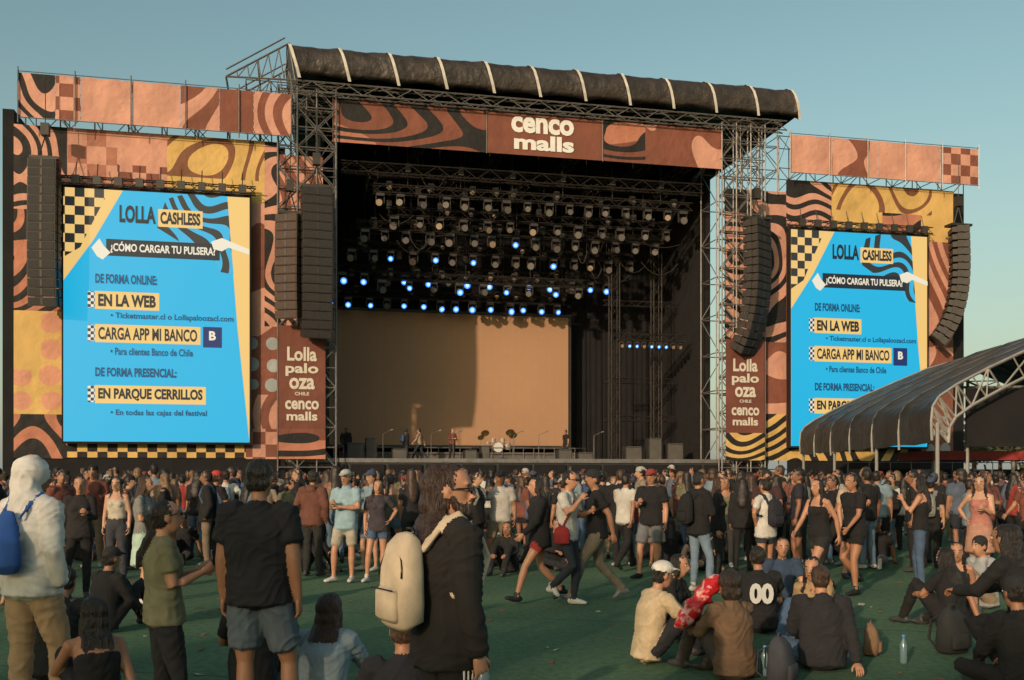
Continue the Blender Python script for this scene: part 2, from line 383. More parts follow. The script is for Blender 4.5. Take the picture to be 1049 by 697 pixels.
        F.tube(z0,[.004]*5,(0,0,1),DK,n=5)
        arc=[c+V((.118*math.cos(t),-.073+.02*math.sin(t),.02+.13*math.sin(t))) for t in[math.pi*j/10 for j in range(11)]]
        F.tube(arc,[.0045]*11,(0,1,0),DK,n=5)
        F.tube([c+V((-.03,.035,.195)),c+V((-.028,.03,.235)),c+V((.028,.03,.235)),c+V((.03,.035,.195))],[.008]*4,(0,1,0),DK,n=6)
    for s in(-1,1):
        F.ell(hp(s*.030,.081,.004),(.014,.010,.008),WH,ax,n=8,k=4)
        F.ell(hp(s*.030,.0885,.004),(.0065,.005,.0065),DK,ax,n=6,k=3)
        F.ell(hp(s*.031,.088,.026),(.020,.007,.0045),HR,ax,n=6,k=3)
    F.ell(hp(0,.095,-.064),(.021,.004,.003),DK,ax,n=6,k=3)
    if glasses:
        for s in(-1,1):
            F.ell(hp(s*.033,.102,.0),(.027,.006,.02),DK,ax,n=10,k=5)
            F.tube([hp(s*.055,.098,.008),hp(s*.08,.02,.006)],[.004,.004],ax[2],DK,n=5)
    for i,s in enumerate((-1,1)):
        if arms[i]=='pocket': continue
        el,wr=J['el'][i],J['wr'][i]; d=(wr-el).normalized()
        if sit and arms[i]=='back': d=(d+V((0,-1.2,.3))).normalized()
        nrm=V((-s,0,0))
        if arms[i] in('knee','lap','point'): nrm=V((0,0,-1))
        if arms[i] in('phone','drink'): nrm=V((-s,.2,.3))
        if sit and arms[i]=='back': nrm=V((0,0,-1))
        nrm=(nrm-d*nrm.dot(d)).normalized(); t=d.cross(nrm)
        fwd=V((0,1,0)) if abs(d.z)>.5 else V((-s,0,.2))
        if t.dot(fwd)<0: t=-t
        w0=wr
        F.tube([w0-d*.01,w0+d*.03,w0+d*.07,w0+d*.088],[(.024,.019),(.034,.018),(.039,.015),(.036,.011)],t,SK,n=8)
        cu=.95 if arms[i] in('phone','drink') else .42
        for j,(o_,ln) in enumerate(((.028,.072),(.010,.080),(-.009,.074),(-.027,.058))):
            p=w0+d*.085+t*o_; a=.1+.05*j; pts=[p-d*.012,p]
            for seg in(.45,.32,.25):
                a+=cu*(1.1 if seg<.4 else .8); p=p+(d*math.cos(a)+nrm*math.sin(a)+t*o_*.8)*ln*seg; pts.append(p)
            F.tube(pts,[.009,.0092,.0085,.0078,.0062],t,SK,n=6)
        p=w0+d*.025+t*.026; q1=p+(t*.6+d*.7+nrm*.35).normalized()*.042; q2=q1+(t*.2+d*.8+nrm*.5).normalized()*.032
        F.tube([p-t*.008,p,q1,q2],[.011,.0125,.0105,.008],nrm,SK,n=6)
        if phone and arms[i]=='phone' and s==1:
            Mx=Matrix.Translation(wr+d*.10+nrm*.03)
            F.box(-.037,.037,-.005,.005,-.03,.11,DK,M=Mx)
    if stripe:
        for i,s in enumerate((-1,1)):
            hp_,kn,an=J['hip'][i],J['kn'][i],J['an'][i]
            for dy in(-.022,0,.022):
                F.tube([hp_+V((s*.103*k,dy,-.05)),lerp(hp_,kn,.6)+V((s*.085,dy,0)),kn+V((s*.072,dy,0)),an+V((s*.062,dy,.02))],[(.004,.006)]*4,X,WH,n=4)
    return F.mesh('person_body',(),True),J
_sk=[(.46,.225,.135),(.36,.168,.095),(.26,.118,.068),(.48,.265,.175)]
def cloth(c,nm='fabric'): return nmat(nm,c,.92,.16,9,180,.35,dist=.008)
def skinm(i): return nmat('skin',_sk[i%4],.5,.08,9)
HAIRB=(.014,.010,.008);HAIRBR=(.055,.027,.015)
white_m=nmat('eye_white',(.6,.58,.55),.3,.02); dark_m=nmat('eye_dark',(.012,.01,.01),.25,.02)
def pmats(skin,top,bot,shoe,hair,acc,hat): return [skinm(skin),cloth(top,'shirt_fabric'),cloth(bot,'trouser_fabric'),nmat('shoe_leather',shoe,.6,.1,9),hairmat('hair',hair),cloth(acc,'bag_fabric'),cloth(hat,'hat_fabric'),white_m,dark_m]
BK=(.011,.010,.011)
def person(name,L,Z,face,H=1.72,z=0.,skin=0,ct=BK,cb=(.018,.019,.022),cs=(.04,.04,.04),chh=HAIRB,ca=(.02,.02,.02),chat=(.02,.02,.02),vox=.016,seed=None,**k):
    me,J=build_person(vox=vox,seed=seed if seed is not None else int(L*7+Z*3),**k)
    for m in pmats(skin,ct,cb,cs,chh,ca,chat): me.materials.append(m)
    o=bpy.data.objects.new(name,me); COL.objects.link(o); s=H/1.75
    o.scale=(s,s,s); o.location=(L,Z,z); o.rotation_euler[2]=math.radians(-face); return o,J
W_=(.55,.52,.48);DEN=(.06,.10,.17);GR=(.15,.15,.15)
# --- foreground people
hm,J=person('hooded_man',-3.28,6.8,22,1.80,ct=(.62,.59,.56),cb=(.42,.27,.155),cs=(.3,.3,.3),ca=(.02,.08,.30),vox=.012,pose='shift',arms=('pocket','pocket'),top='hoodie',bottom='loose',hat='hood',bag='draw',bulk=1.08,skin=2,yaw=30)
person('seated_man',-3.75,8.1,5,1.75,cb=(.03,.03,.04),vox=.013,pose='cross',arms=('knee','knee'),hair='short',bulk=1.05,lean=.1,skin=1)
person('seated_woman',-2.72,6.55,325,1.66,cb=(.02,.02,.03),vox=.012,pose='knees',arms=('knee','back'),fem=True,top='tank',hair='wavy',skin=1,lean=.06)
person('standing_woman',-2.20,6.3,66,1.53,ct=(.18,.165,.095),cb=(.014,.014,.016),vox=.011,pose='shift',arms=('phone','phone'),fem=True,top='tee',bottom='jeans',hair='pony',glasses=True,bulk=1.14,pitch=-14,phone=True,skin=0)
person('standing_man',-1.60,6.3,8,1.785,ct=(.014,.013,.016),cb=(.09,.115,.14),cs=W_,vox=.010,pose='shift',arms=('down','down'),top='tee',bottom='shorts',hair='short',bulk=1.22,yaw=8,skin=1)
person('seated_woman',-1.28,6.7,12,1.66,ct=(.24,.30,.35),cb=DEN,vox=.012,pose='cross',arms=('knee','knee'),fem=True,top='jacket',hair='wavy',chh=(.055,.024,.015),lean=.05,skin=1,bulk=1.08)
person('seated_man',-1.98,7.6,350,1.72,cb=BK,vox=.014,pose='knees',arms=('knee','knee'),hair='short',skin=1)
bm_,J=person('bearded_man',-.30,4.65,58,1.735,ct=(.016,.013,.012),cb=(.012,.012,.014),ca=(.62,.48,.34),chh=(.038,.017,.010),vox=.009,pose='stand',arms=('down','down'),top='jacket',bottom='pants',hair='wavy',beard=True,bag='pack',bulk=1.08,yaw=40,skin=0,stripe=True,hlen=.7,glasses=True)
person('seated_man',-.62,5.7,352,1.72,ct=(.013,.013,.018),cb=(.03,.03,.04),vox=.013,pose='cross',arms=('knee','drink'),hair='short',chh=HAIRBR,skin=1)
mb=MB(); w=J['wr'][1]+V((-.01,.03,-.08))
mb.tube([w+V((0,.0,-.16)),w+V((0,0,-.15)),w+V((0,0,-.02)),w+V((0,0,.02)),w+V((0,0,.045))],[.028,.033,.033,.014,.013],(1,0,0),0,12,.1)
mb.tube([w+V((0,0,.045)),w+V((0,0,.065))],[.016,.016],(1,0,0),1,12,.1)
mb.obj('water_bottle',[nmat('bottle_plastic',(.14,.22,.25),.15,.05),nmat('bottle_cap',(.1,.25,.6),.4,.02)],True,parent=bm_)
# --- middle distance
M=[
('walking_woman',.36,13.0,252,1.66,dict(cb=(.30,.03,.03),cs=BK,pose='walk',arms=('swf','swb'),fem=True,top='jacket',bottom='short2',hair='long',bag='side',skin=0)),
('walking_man',.70,12.8,118,1.74,dict(ct=(.55,.51,.46),cb=(.02,.025,.035),cs=W_,pose='walk2',arms=('phone','drink'),top='tee',bottom='jeans',hair='short',glasses=True,skin=0,bag='side',ca=(.25,.02,.02))),
('walking_man',1.12,13.1,262,1.76,dict(cb=(.16,.135,.10),cs=GR,pose='walk',arms=('swb','phone'),top='tee',bottom='pants',hair='short',hat='capb',bulk=1.08,skin=1)),
('standing_man',2.24,16.0,205,1.76,dict(cb=(.14,.14,.15),cs=BK,pose='shift',arms=('down','phone'),top='tee',bottom='shorts',hair='short',hat='cap',chat=(.25,.04,.03),bulk=1.1,skin=0)),
('standing_man',2.66,14.2,65,1.72,dict(cb=(.16,.22,.29),cs=W_,pose='shift',arms=('down','fold'),top='hoodie',bottom='jeans',hair='short',skin=1,bag='pack',ca=BK)),
('standing_woman',3.15,15.2,110,1.64,dict(cb=(.02,.02,.02),pose='stand',arms=('down','down'),fem=True,top='long',bottom='leggings',hair='long',chh=HAIRBR,skin=0)),
('standing_woman',3.72,14.6,330,1.62,dict(ct=W_,cb=(.03,.03,.04),pose='shift',arms=('hip','phone'),fem=True,top='shirt',bottom='short2',hair='bun',bag='pack',ca=(.02,.02,.03),skin=0)),
('standing_man',4.35,17.0,190,1.74,dict(ct=(.05,.02,.02),cb=BK,pose='stand',arms=('fold','fold'),top='tee',bottom='pants',hair='short',hat='beanie',skin=1)),
('walking_woman',4.17,13.5,238,1.64,dict(cb=(.02,.02,.02),cs=BK,pose='walk',arms=('swb','swf'),fem=True,top='tank',bottom='short2',hair='long',skin=0)),
('walking_woman',4.78,13.9,245,1.70,dict(cs=BK,cb=BK,pose='walk2',arms=('swf','swb'),fem=True,top='tee',bottom='short2',hair='pony',bulk=1.15,skin=1)),
('standing_man',5.5,16.2,150,1.72,dict(ct=(.44,.33,.24),cb=BK,pose='shift',arms=('phone','down'),top='tee',bottom='shorts',hair='short',skin=0)),
('standing_woman',5.95,14.5,300,1.66,dict(cb=DEN,pose='shift',arms=('drink','down'),fem=True,top='tank',bottom='jeans',hair='long',skin=0)),
('standing_woman',7.05,15.0,215,1.66,dict(ct=(.40,.16,.13),cb=(.42,.22,.16),pose='stand',arms=('phone','hip'),fem=True,top='tank',bottom='skirt',hair='long',skin=3)),
('standing_woman',-5.86,13.5,160,1.66,dict(ct=(.02,.017,.017),cb=BK,pose='shift',arms=('phone','down'),fem=True,top='long',bottom='jeans',hair='bun',skin=0)),
('standing_woman',-4.80,13.0,95,1.66,dict(ct=(.20,.20,.19),cb=(.38,.50,.42),cs=W_,pose='shift',arms=('fold','phone'),fem=True,top='tee',bottom='skirt',hair='long',chh=HAIRBR,skin=0)),
('standing_woman',-6.35,16.0,180,1.63,dict(ct=(.48,.42,.34),cb=(.04,.04,.05),pose='stand',arms=('down','down'),fem=True,top='crop',bottom='loose',hair='long',skin=3)),
('standing_man',-2.58,15.5,195,1.75,dict(ct=(.25,.36,.42),cb=(.36,.32,.26),cs=W_,pose='shift',arms=('fold','phone'),top='shirt',bottom='shorts',hair='short',hat='cap',chat=(.4,.38,.35),skin=0)),
('standing_woman',-2.10,15.6,170,1.60,dict(ct=(.05,.04,.05),cb=DEN,cs=W_,pose='shift',arms=('hip','down'),fem=True,top='tee',bottom='short2',hair='longw',skin=0)),
('standing_man',-3.28,16.4,15,1.74,dict(ct=(.13,.05,.035),cb=(.02,.02,.02),pose='stand',arms=('pocket','pocket'),top='hoodie',bottom='pants',hair='short',skin=1)),
('standing_man',-5.75,20.0,0,1.76,dict(ct=W_,cb=(.05,.06,.09),pose='stand',arms=('down','hip'),top='tee',bottom='jeans',hair='short',skin=1)),
('standing_man',-5.2,17.5,40,1.74,dict(cb=(.03,.03,.03),pose='shift',arms=('fold','fold'),top='tee',bottom='pants',hair='short',hat='cap',chat=(.5,.05,.04),skin=1)),
('standing_man',-7.6,15.5,20,1.74,dict(ct=(.02,.02,.02),cb=(.07,.06,.05),pose='stand',arms=('fold','down'),top='hoodie',bottom='pants',hair='short',skin=1)),
('seated_woman',-.05,17.0,200,1.66,dict(cb=BK,pose='knees',arms=('knee','knee'),fem=True,top='long',hair='long',skin=1)),
('seated_man',.75,17.6,160,1.72,dict(pose='cross',arms=('lap','knee'),top='hoodie',hair='short',skin=1)),
('seated_man',1.20,8.9,70,1.72,dict(ct=(.50,.38,.24),cb=(.02,.02,.025),pose='knees',arms=('knee','knee'),top='tee',hair='short',hat='cap',chat=(.62,.58,.53),skin=0,vox=.012,lean=.05)),
('seated_woman',1.84,8.2,335,1.68,dict(ct=(.13,.075,.043),cb=(.05,.04,.035),pose='side',arms=('knee','knee'),fem=True,top='jacket',hair='curly',chh=(.025,.014,.009),skin=1,vox=.012)),
('seated_man',2.68,8.6,8,1.70,dict(ct=(.018,.017,.02),cb=DEN,pose='cross',arms=('lap','back'),top='hoodie',hair='short',chh=HAIRBR,skin=0,vox=.012,bulk=1.08)),
('seated_woman',3.02,9.9,215,1.66,dict(ct=(.34,.22,.11),cb=DEN,pose='ext',arms=('drink','back'),fem=True,top='shirt',hair='long',skin=0,vox=.013)),
('seated_woman',1.62,10.2,120,1.66,dict(cb=(.02,.02,.02),pose='cross',arms=('lap','phone'),fem=True,top='tee',hair='long',skin=0)),
('seated_woman',4.78,10.8,335,1.68,dict(cb=BK,pose='side',arms=('knee','back'),fem=True,top='tee',hair='longw',skin=1,bulk=1.12,vox=.013)),
('seated_man',5.95,12.5,250,1.72,dict(ct=(.34,.35,.35),cb=(.30,.22,.15),pose='knees',arms=('knee','back'),top='tee',hair='short',hat='beanie',skin=0)),
('seated_woman',5.35,12.0,200,1.66,dict(ct=(.04,.03,.03),cb=BK,pose='ext',arms=('back','lap'),fem=True,top='tank',hair='long',skin=0)),
('crouching_woman',4.22,8.1,325,1.78,dict(cb=BK,pose='crouch',arms=('knee','knee'),fem=True,top='jacket',hair='wavy',skin=1,vox=.013)),
('seated_man',3.9,7.6,350,1.70,dict(cb=BK,pose='cross',arms=('lap','lap'),top='hoodie',hair='short',hat='beanie',skin=1,vox=.013)),
('seated_man',-6.3,12.6,60,1.72,dict(ct=(.05,.04,.04),cb=BK,pose='knees',arms=('knee','back'),top='tee',hair='curly',skin=1)),
('seated_woman',-3.4,12.2,20,1.66,dict(ct=(.25,.06,.05),cb=BK,pose='cross',arms=('lap','lap'),fem=True,top='tee',hair='long',skin=1)),
('seated_man',-4.35,10.6,30,1.72,dict(cb=BK,pose='knees',arms=('knee','lap'),top='long',hair='short',hat='cap',skin=1)),
('seated_man',3.35,12.4,185,1.72,dict(ct=(.03,.05,.09),cb=BK,pose='cross',arms=('lap','lap'),top='tee',hair='short',skin=0)),
]
for nm,L,Z,fc,H,k in M:
    kw=dict(vox=.017); kw.update(k); person(nm,L,Z,fc,H,**kw)
jm,J=person('seated_man',2.63,10.6,5,1.74,cb=BK,vox=.013,pose='cross',arms=('knee','knee'),top='tee',hair='short',bulk=1.12,skin=1)
text_fit('00',-.125,.125,.33,.55,-.175,nmat('print_white',(.55,.55,.53),.8,.05),'jersey_number',jm,.05)
# --- crowd templates with per-instance colours
def rmat(name,stops,rough=.9,bs=60):
    m,nt,b=newmat(name); oi=N(nt,'ShaderNodeObjectInfo'); cr=N(nt,'ShaderNodeValToRGB'); cr.color_ramp.interpolation='CONSTANT'
    mm=N(nt,'ShaderNodeMath',operation='MULTIPLY'); mm.inputs[1].default_value=random.choice((3.7,5.3,7.9,11.3))
    fr=N(nt,'ShaderNodeMath',operation='FRACT'); nt.links.new(oi.outputs['Random'],mm.inputs[0]); nt.links.new(mm.outputs[0],fr.inputs[0]); nt.links.new(fr.outputs[0],cr.inputs[0])
    e=cr.color_ramp.elements; n=len(stops)
    e[0].position=0; e[0].color=c4(stops[0]); e[1].position=1/n; e[1].color=c4(stops[1])
    for i in range(2,n): x=e.new(i/n); x.color=c4(stops[i])
    tc=N(nt,'ShaderNodeTexCoord').outputs['Object']
    nt.links.new(vary(nt,cr.outputs[0],.2,6,tc),b.inputs['Base Color']); b.inputs['Roughness'].default_value=rough
    bump(nt,b,bs,.3,tc); return m
random.seed(4)
cm=[rmat('crowd_skin',[(.42,.21,.13),(.34,.16,.095),(.25,.115,.066),(.45,.25,.16)],.5),
 rmat('crowd_shirt',[BK,(.015,.015,.018),(.48,.45,.41),BK,(.02,.02,.03),(.16,.05,.035),BK,(.08,.10,.14),(.40,.37,.34),(.28,.21,.15),BK,BK,(.26,.03,.025),BK,(.18,.24,.28),(.13,.12,.07)]),
 rmat('crowd_trousers',[BK,(.02,.025,.035),DEN,BK,(.18,.13,.09),BK,(.10,.15,.21),(.03,.03,.03)]),
 rmat('crowd_shoes',[BK,(.45,.45,.43),(.04,.04,.04),(.25,.25,.25)]),
 rmat('crowd_hair',[HAIRB,(.02,.012,.009),HAIRBR,HAIRB,(.03,.018,.012),HAIRB,(.16,.09,.04)],.5),
 rmat('crowd_bag',[BK,(.10,.04,.03),(.05,.08,.15),(.2,.2,.18)]),
 rmat('crowd_hat',[BK,(.40,.37,.34),(.22,.03,.03),BK,(.05,.07,.12),BK]),white_m,dark_m]
TPL=[];SIT=[]
specs=[dict(arms=('down','down')),dict(pose='shift',arms=('fold','fold'),top='long'),dict(fem=True,hair='long',pose='shift',arms=('phone','down')),
 dict(fem=True,hair='pony',top='tank',bottom='short2',arms=('down','down'),pose='shift'),dict(hat='cap',bottom='shorts',arms=('down','drink'),pose='shift'),
 dict(top='hoodie',arms=('pocket','pocket'),bag='pack'),dict(fem=True,hair='longw',top='jacket',bottom='leggings',arms=('down','down')),
 dict(pose='walk',arms=('swf','swb')),dict(pose='walk2',fem=True,hair='long',arms=('swb','swf'),top='crop',bottom='jeans'),dict(hat='beanie',top='jacket',bulk=1.12,arms=('down','pocket')),
 dict(fem=True,hair='bun',bottom='skirt',arms=('fold','down')),dict(hair='curly',bulk=1.1,bottom='shorts',arms=('down','down'),pose='shift',yaw=-35),
 dict(hat='capb',bag='pack',arms=('down','down')),dict(fem=True,hair='long',bag='side',top='tee',bottom='short2',arms=('down','down'),yaw=40),
 dict(top='tee',bulk=1.15,arms=('pocket','down'),pose='shift',yaw=25,pitch=-10),dict(fem=True,hair='longw',top='long',bottom='jeans',arms=('fold','fold'),yaw=-30)]
sits=[dict(pose='cross',arms=('lap','lap')),dict(pose='knees',arms=('knee','knee'),fem=True,hair='long',top='long'),dict(pose='side',arms=('knee','back'),fem=True,hair='pony'),dict(pose='ext',arms=('back','lap'),hat='cap',bottom='shorts'),dict(pose='knees',arms=('knee','back'),top='hoodie',lean=.06)]
for i,s in enumerate(specs+sits):
    me,_=build_person(vox=.024,seed=i,**s)
    for m in cm: me.materials.append(m)
    (TPL if i<len(specs) else SIT).append(me)
crowd=empty('crowd')
random.seed(11); placed=[]
def put(me,L,Z,f,H,parent,z=0.,name='crowd_person'):
    o=bpy.data.objects.new(name,me); COL.objects.link(o); o.parent=parent; s=H/1.75; w=random.uniform(.95,1.08)
    o.scale=(s*w,s*w,s); o.location=(L,Z,z); o.rotation_euler[2]=math.radians(-f)
tries=0
while len(placed)<620 and tries<16000:
    tries+=1
    u=random.random(); Z=17.0+ (u**1.25)*26.5; L=random.uniform(-.56,.56)*Z
    Ys=-L*math.sin(TH)+Z*math.cos(TH)
    if Ys>45.5: continue
    if Z<21 and -1.5<L<1.6 and random.random()<.6: continue
    if any((L-a)**2+(Z-b)**2<.36 for a,b in placed): continue
    placed.append((L,Z))
    if Z<27 and random.random()<.16:
        put(random.choice(SIT),L,Z,random.uniform(0,360),random.gauss(1.69,.06),crowd); continue
    put(random.choice(TPL),L,Z,random.gauss(-5,60) if random.random()<.6 else random.uniform(0,360),random.gauss(1.69,.085),crowd)
# ------------------------------------------------------------------ ground
gm,nt,b=newmat('turf_ground'); tc=N(nt,'ShaderNodeTexCoord').outputs['Object']
n1=N(nt,'ShaderNodeTexNoise'); n1.inputs['Scale'].default_value=.35; n1.inputs['Detail'].default_value=5; nt.links.new(tc,n1.inputs['Vector'])
cr=N(nt,'ShaderNodeValToRGB'); cr.color_ramp.elements[0].position=.35; cr.color_ramp.elements[0].color=(.048,.112,.055,1); cr.color_ramp.elements[1].position=.68; cr.color_ramp.elements[1].color=(.090,.175,.085,1)
nt.links.new(n1.outputs[0],cr.inputs[0])
n2=N(nt,'ShaderNodeTexNoise'); n2.inputs['Scale'].default_value=1.1; n2.inputs['Detail'].default_value=6; n2.inputs['Roughness'].default_value=.65; nt.links.new(tc,n2.inputs['Vector'])
m3=N(nt,'ShaderNodeMapRange'); m3.inputs['From Min'].default_value=.56; m3.inputs['From Max'].default_value=.72; m3.inputs['To Max'].default_value=.5; nt.links.new(n2.outputs[0],m3.inputs[0])
gc=mixrgb(nt,cr.outputs[0],(.11,.10,.055),m3.outputs[0])
br=N(nt,'ShaderNodeTexBrick'); br.offset=0; br.inputs['Scale'].default_value=1; br.inputs['Brick Width'].default_value=60; br.inputs['Row Height'].default_value=3.8; br.inputs['Mortar Size'].default_value=.02; br.inputs['Color1'].default_value=(1,1,1,1); br.inputs['Color2'].default_value=(.88,.9,.88,1); br.inputs['Mortar'].default_value=(.45,.45,.45,1)
mp=N(nt,'ShaderNodeMapping'); mp.inputs['Rotation'].default_value=(0,0,.22); nt.links.new(tc,mp.inputs[0]); nt.links.new(mp.outputs[0],br.inputs['Vector'])
gc=mixrgb(nt,gc,br.outputs['Color'],1.,'MULTIPLY')
col=vary(nt,gc,.3,14,tc); nt.links.new(vary(nt,col,.4,90,tc),b.inputs['Base Color']); b.inputs['Roughness'].default_value=.95
bump(nt,b,110,.6,tc,.02)
g=MB(); g.add([(-900,-300,0),(900,-300,0),(900,1500,0),(-900,1500,0)],[(0,1,2,3)]); g.obj('ground',[gm])
lt=MB(); random.seed(3)
for i in range(170):
    Z=random.uniform(5,24); L=random.uniform(-.5,.5)*Z; a=random.uniform(0,3.14); s=random.uniform(.012,.042)
    Mx=Matrix.Translation((L,Z,.004+random.uniform(0,.01)))@Matrix.Rotation(a,4,'Z')@Matrix.Rotation(random.uniform(-.3,.3),4,'X')
    lt.box(-s,s,-s*.6,s*.6,0,.006,random.choice((0,1,1,2)),M=Mx)
lt.obj('litter',[nmat('paper',(.35,.34,.30),.8),nmat('leaf_dry',(.16,.10,.05),.9),nmat('plastic_bit',(.25,.05,.04),.6)])
# ------------------------------------------------------------------ stage
PINK=(.56,.275,.20);RUST=(.20,.065,.040);GOLD=(.62,.39,.13);INK=(.014,.011,.011);SALM=(.44,.17,.105);CREAM=(.62,.55,.47)
metal=nmat('scaffold_steel',(.24,.22,.21),.45,.2,4,metal=.5)
dmetal=nmat('black_truss',(.042,.035,.031),.5,.2,4,metal=.3)
blackf=nmat('black_drape',(.008,.007,.008),.95,.3,1.2,.9,.5,dist=.2)
tarp=nmat('roof_tarpaulin',(.040,.030,.024),.5,.35,1.4,1.8,.8,dist=.2)
strapm=nmat('strap_white',(.60,.55,.49),.7)
st=empty('festival_stage',stage=True)
mb=MB()
mb.box(-1,26,51.2,64,0,2.4,0); mb.box(-1,26,51.12,51.2,2.25,2.46,1)
for i in range(14): mb.box(-.9+i*1.92,-.9+i*1.92+1.7,51.05,51.14,.1,2.15,2)
mb.obj('deck',[nmat('deck_black',(.03,.03,.03),.7),metal,blackf],parent=st)
mb=MB(); mb.box(1.5,23.6,62.6,62.8,2.4,21); mb.box(1.5,1.7,53.6,62.6,2.4,21); mb.box(23.4,23.6,53.6,62.6,2.4,21)
mb.box(1.5,23.6,51.5,62.7,21.0,21.1)
for i in range(18):
    x=17.3+i*.35; mb.tube([(x,61.5+.1*math.sin(i*2),2.4),(x,61.5,17)],[(.2,.1),(.2,.1)],(1,0,0),0,8,.1)
mb.obj('black_backdrop',[blackf],parent=st)
mb=MB(); mb.rect(2.2,16.9,3.4,11.4,60.0,0)
mb.box(2.0,17.1,60.03,60.3,3.2,11.6,1)
scr,nt,b=newmat('video_wall_off'); tc=N(nt,'ShaderNodeTexCoord').outputs['Object']
br=N(nt,'ShaderNodeTexBrick'); br.offset=0; br.inputs['Color1'].default_value=(.42,.235,.135,1); br.inputs['Color2'].default_value=(.41,.228,.13,1); br.inputs['Mortar'].default_value=(.34,.19,.11,1)
br.inputs['Scale'].default_value=1; br.inputs['Mortar Size'].default_value=.006; br.inputs['Brick Width'].default_value=.5; br.inputs['Row Height'].default_value=.5
mp=N(nt,'ShaderNodeMapping'); mp.inputs['Rotation'].default_value=(math.radians(90),0,0); nt.links.new(tc,mp.inputs[0]); nt.links.new(mp.outputs[0],br.inputs['Vector'])
nt.links.new(vary(nt,br.outputs['Color'],.08,.12,tc),b.inputs['Base Color']); b.inputs['Roughness'].default_value=.8
mb.obj('video_wall',[scr,dmetal],parent=st)
# roof: flat front fascia of tensioned tarpaulin panels, rounded only at the top edge, scalloped lower hem
prof=[(50.0,21.35),(49.95,21.1),(49.80,21.5),(49.72,21.95),(49.75,22.35),(49.95,22.68),(50.35,22.88),(51.2,22.98),(55,23.1),(59,22.6),(63,21.2)]
nst=11; X0,X1=-.15,26.7; rf=MB(); NX=176; vs=[];fs=[]
for i in range(NX+1):
    x=X0+(X1-X0)*i/NX; ph=(i/NX*nst)%1.0; sg=math.sin(math.pi*ph)**.6
    for j,(y,z) in enumerate(prof):
        dy=.10*sg if j in(2,3,4) else (.05*sg if j<6 else 0); dz=(.22*sg if j<2 else -.06*sg*(j>4))
        vs.append((x+(22.9-z)*.30,y+dy,z+dz+noise.noise(V((x*.9,j*.7,0)))*.05+noise.noise(V((x*2.6,j*.5,4)))*.035))
P=len(prof)
for i in range(NX):
    for j in range(P-1): fs.append((i*P+j,(i+1)*P+j,(i+1)*P+j+1,i*P+j+1))
rf.add(vs,fs,0)
for s in range(nst+1):
    i=min(NX,round(NX*s/nst))
    for j in range(1,P-1):
        a=V(vs[i*P+j]); c=V(vs[i*P+j+1]); o_=V((0,-.03,.02)); w_=V((.075,0,0))
        rf.add([a-w_+o_,a+w_+o_,c+w_+o_,c-w_+o_],[(0,1,2,3)],1)
rf.add(vs[:P],[tuple(range(P))],0); rf.add(vs[-P:],[tuple(range(P))],0)
rf.obj('roof_cover',[tarp,strapm],True,parent=st)
rt=MB()
truss(rt,(.2,50.4,20.8),(26.6,50.4,20.8),.5,.04,.8)
truss(rt,(.2,52.6,20.6),(25.5,52.6,20.6),.6,.045,.9)
for x in(2.5,7,11.5,16,20.5,23): truss(rt,(x,51,20.0),(x,62,20.0),.45,.035,.9)
for y in(50.3,53.5,57):
    a=V((-3.1,y,21.0));p=V((-.1,y,22.9));q=V((.2,y,21.1))
    rt.bar(a,p,.05);rt.bar(a,q,.05);rt.bar(q,p,.05); rt.bar(a+V((0,0,.35)),p+V((-.2,0,.25)),.04)
    for i in range(1,6): t=i/6; rt.bar(lerp(a,q,t),lerp(a,p,t),.03); rt.bar(lerp(a,q,t),lerp(a,p,min(1,t+1/6)),.025)
for t in(0,.5,1):
    c=lerp(V((-3.1,50.3,21.0)),V((-.1,50.3,22.9)),t); rt.bar(c,c+V((0,6.7,0)),.05)
scaffold(rt,24.2,26.4,50.9,53,17.2,21.2,1.1,1.3)
scaffold(rt,-2.2,.2,51,53.2,18.5,21.2,1.2,1.3)
rt.obj('roof_trusses',[metal],parent=st)
bw=pat('banner_waves','wave',INK,SALM,(.10,.30),22,.42,direction='Z',C=RUST,ds=1.5); bb=pat('banner_blobs','blob',RUST,PINK,.45,thr=.52); br_=nmat('banner_plain',RUST,.8,.15,.6,.9,.5,dist=.25)
mb=MB(); mb.rect(2.05,9.9,18.35,20.55,50.75,0); mb.rect(9.9,16.2,18.35,20.55,50.75,1); mb.rect(16.2,18.6,18.35,20.53,50.75,0);mb.rect(18.6,23,18.35,20.5,50.75,2)
for x in(2.05,9.9,16.2,23): mb.bar((x,50.72,18.3),(x,50.72,20.6),.02,3)
mb.obj('header_banner',[bw,br_,bb,metal],parent=st)
whm=nmat('logo_white',(.75,.73,.70),.7,.05)
text_fit('cenco',11.2,14.6,19.5,20.35,50.70,whm,'header_logo_top',st,.04); text_fit('malls',11.35,14.6,18.62,19.42,50.70,whm,'header_logo_bottom',st,.04)
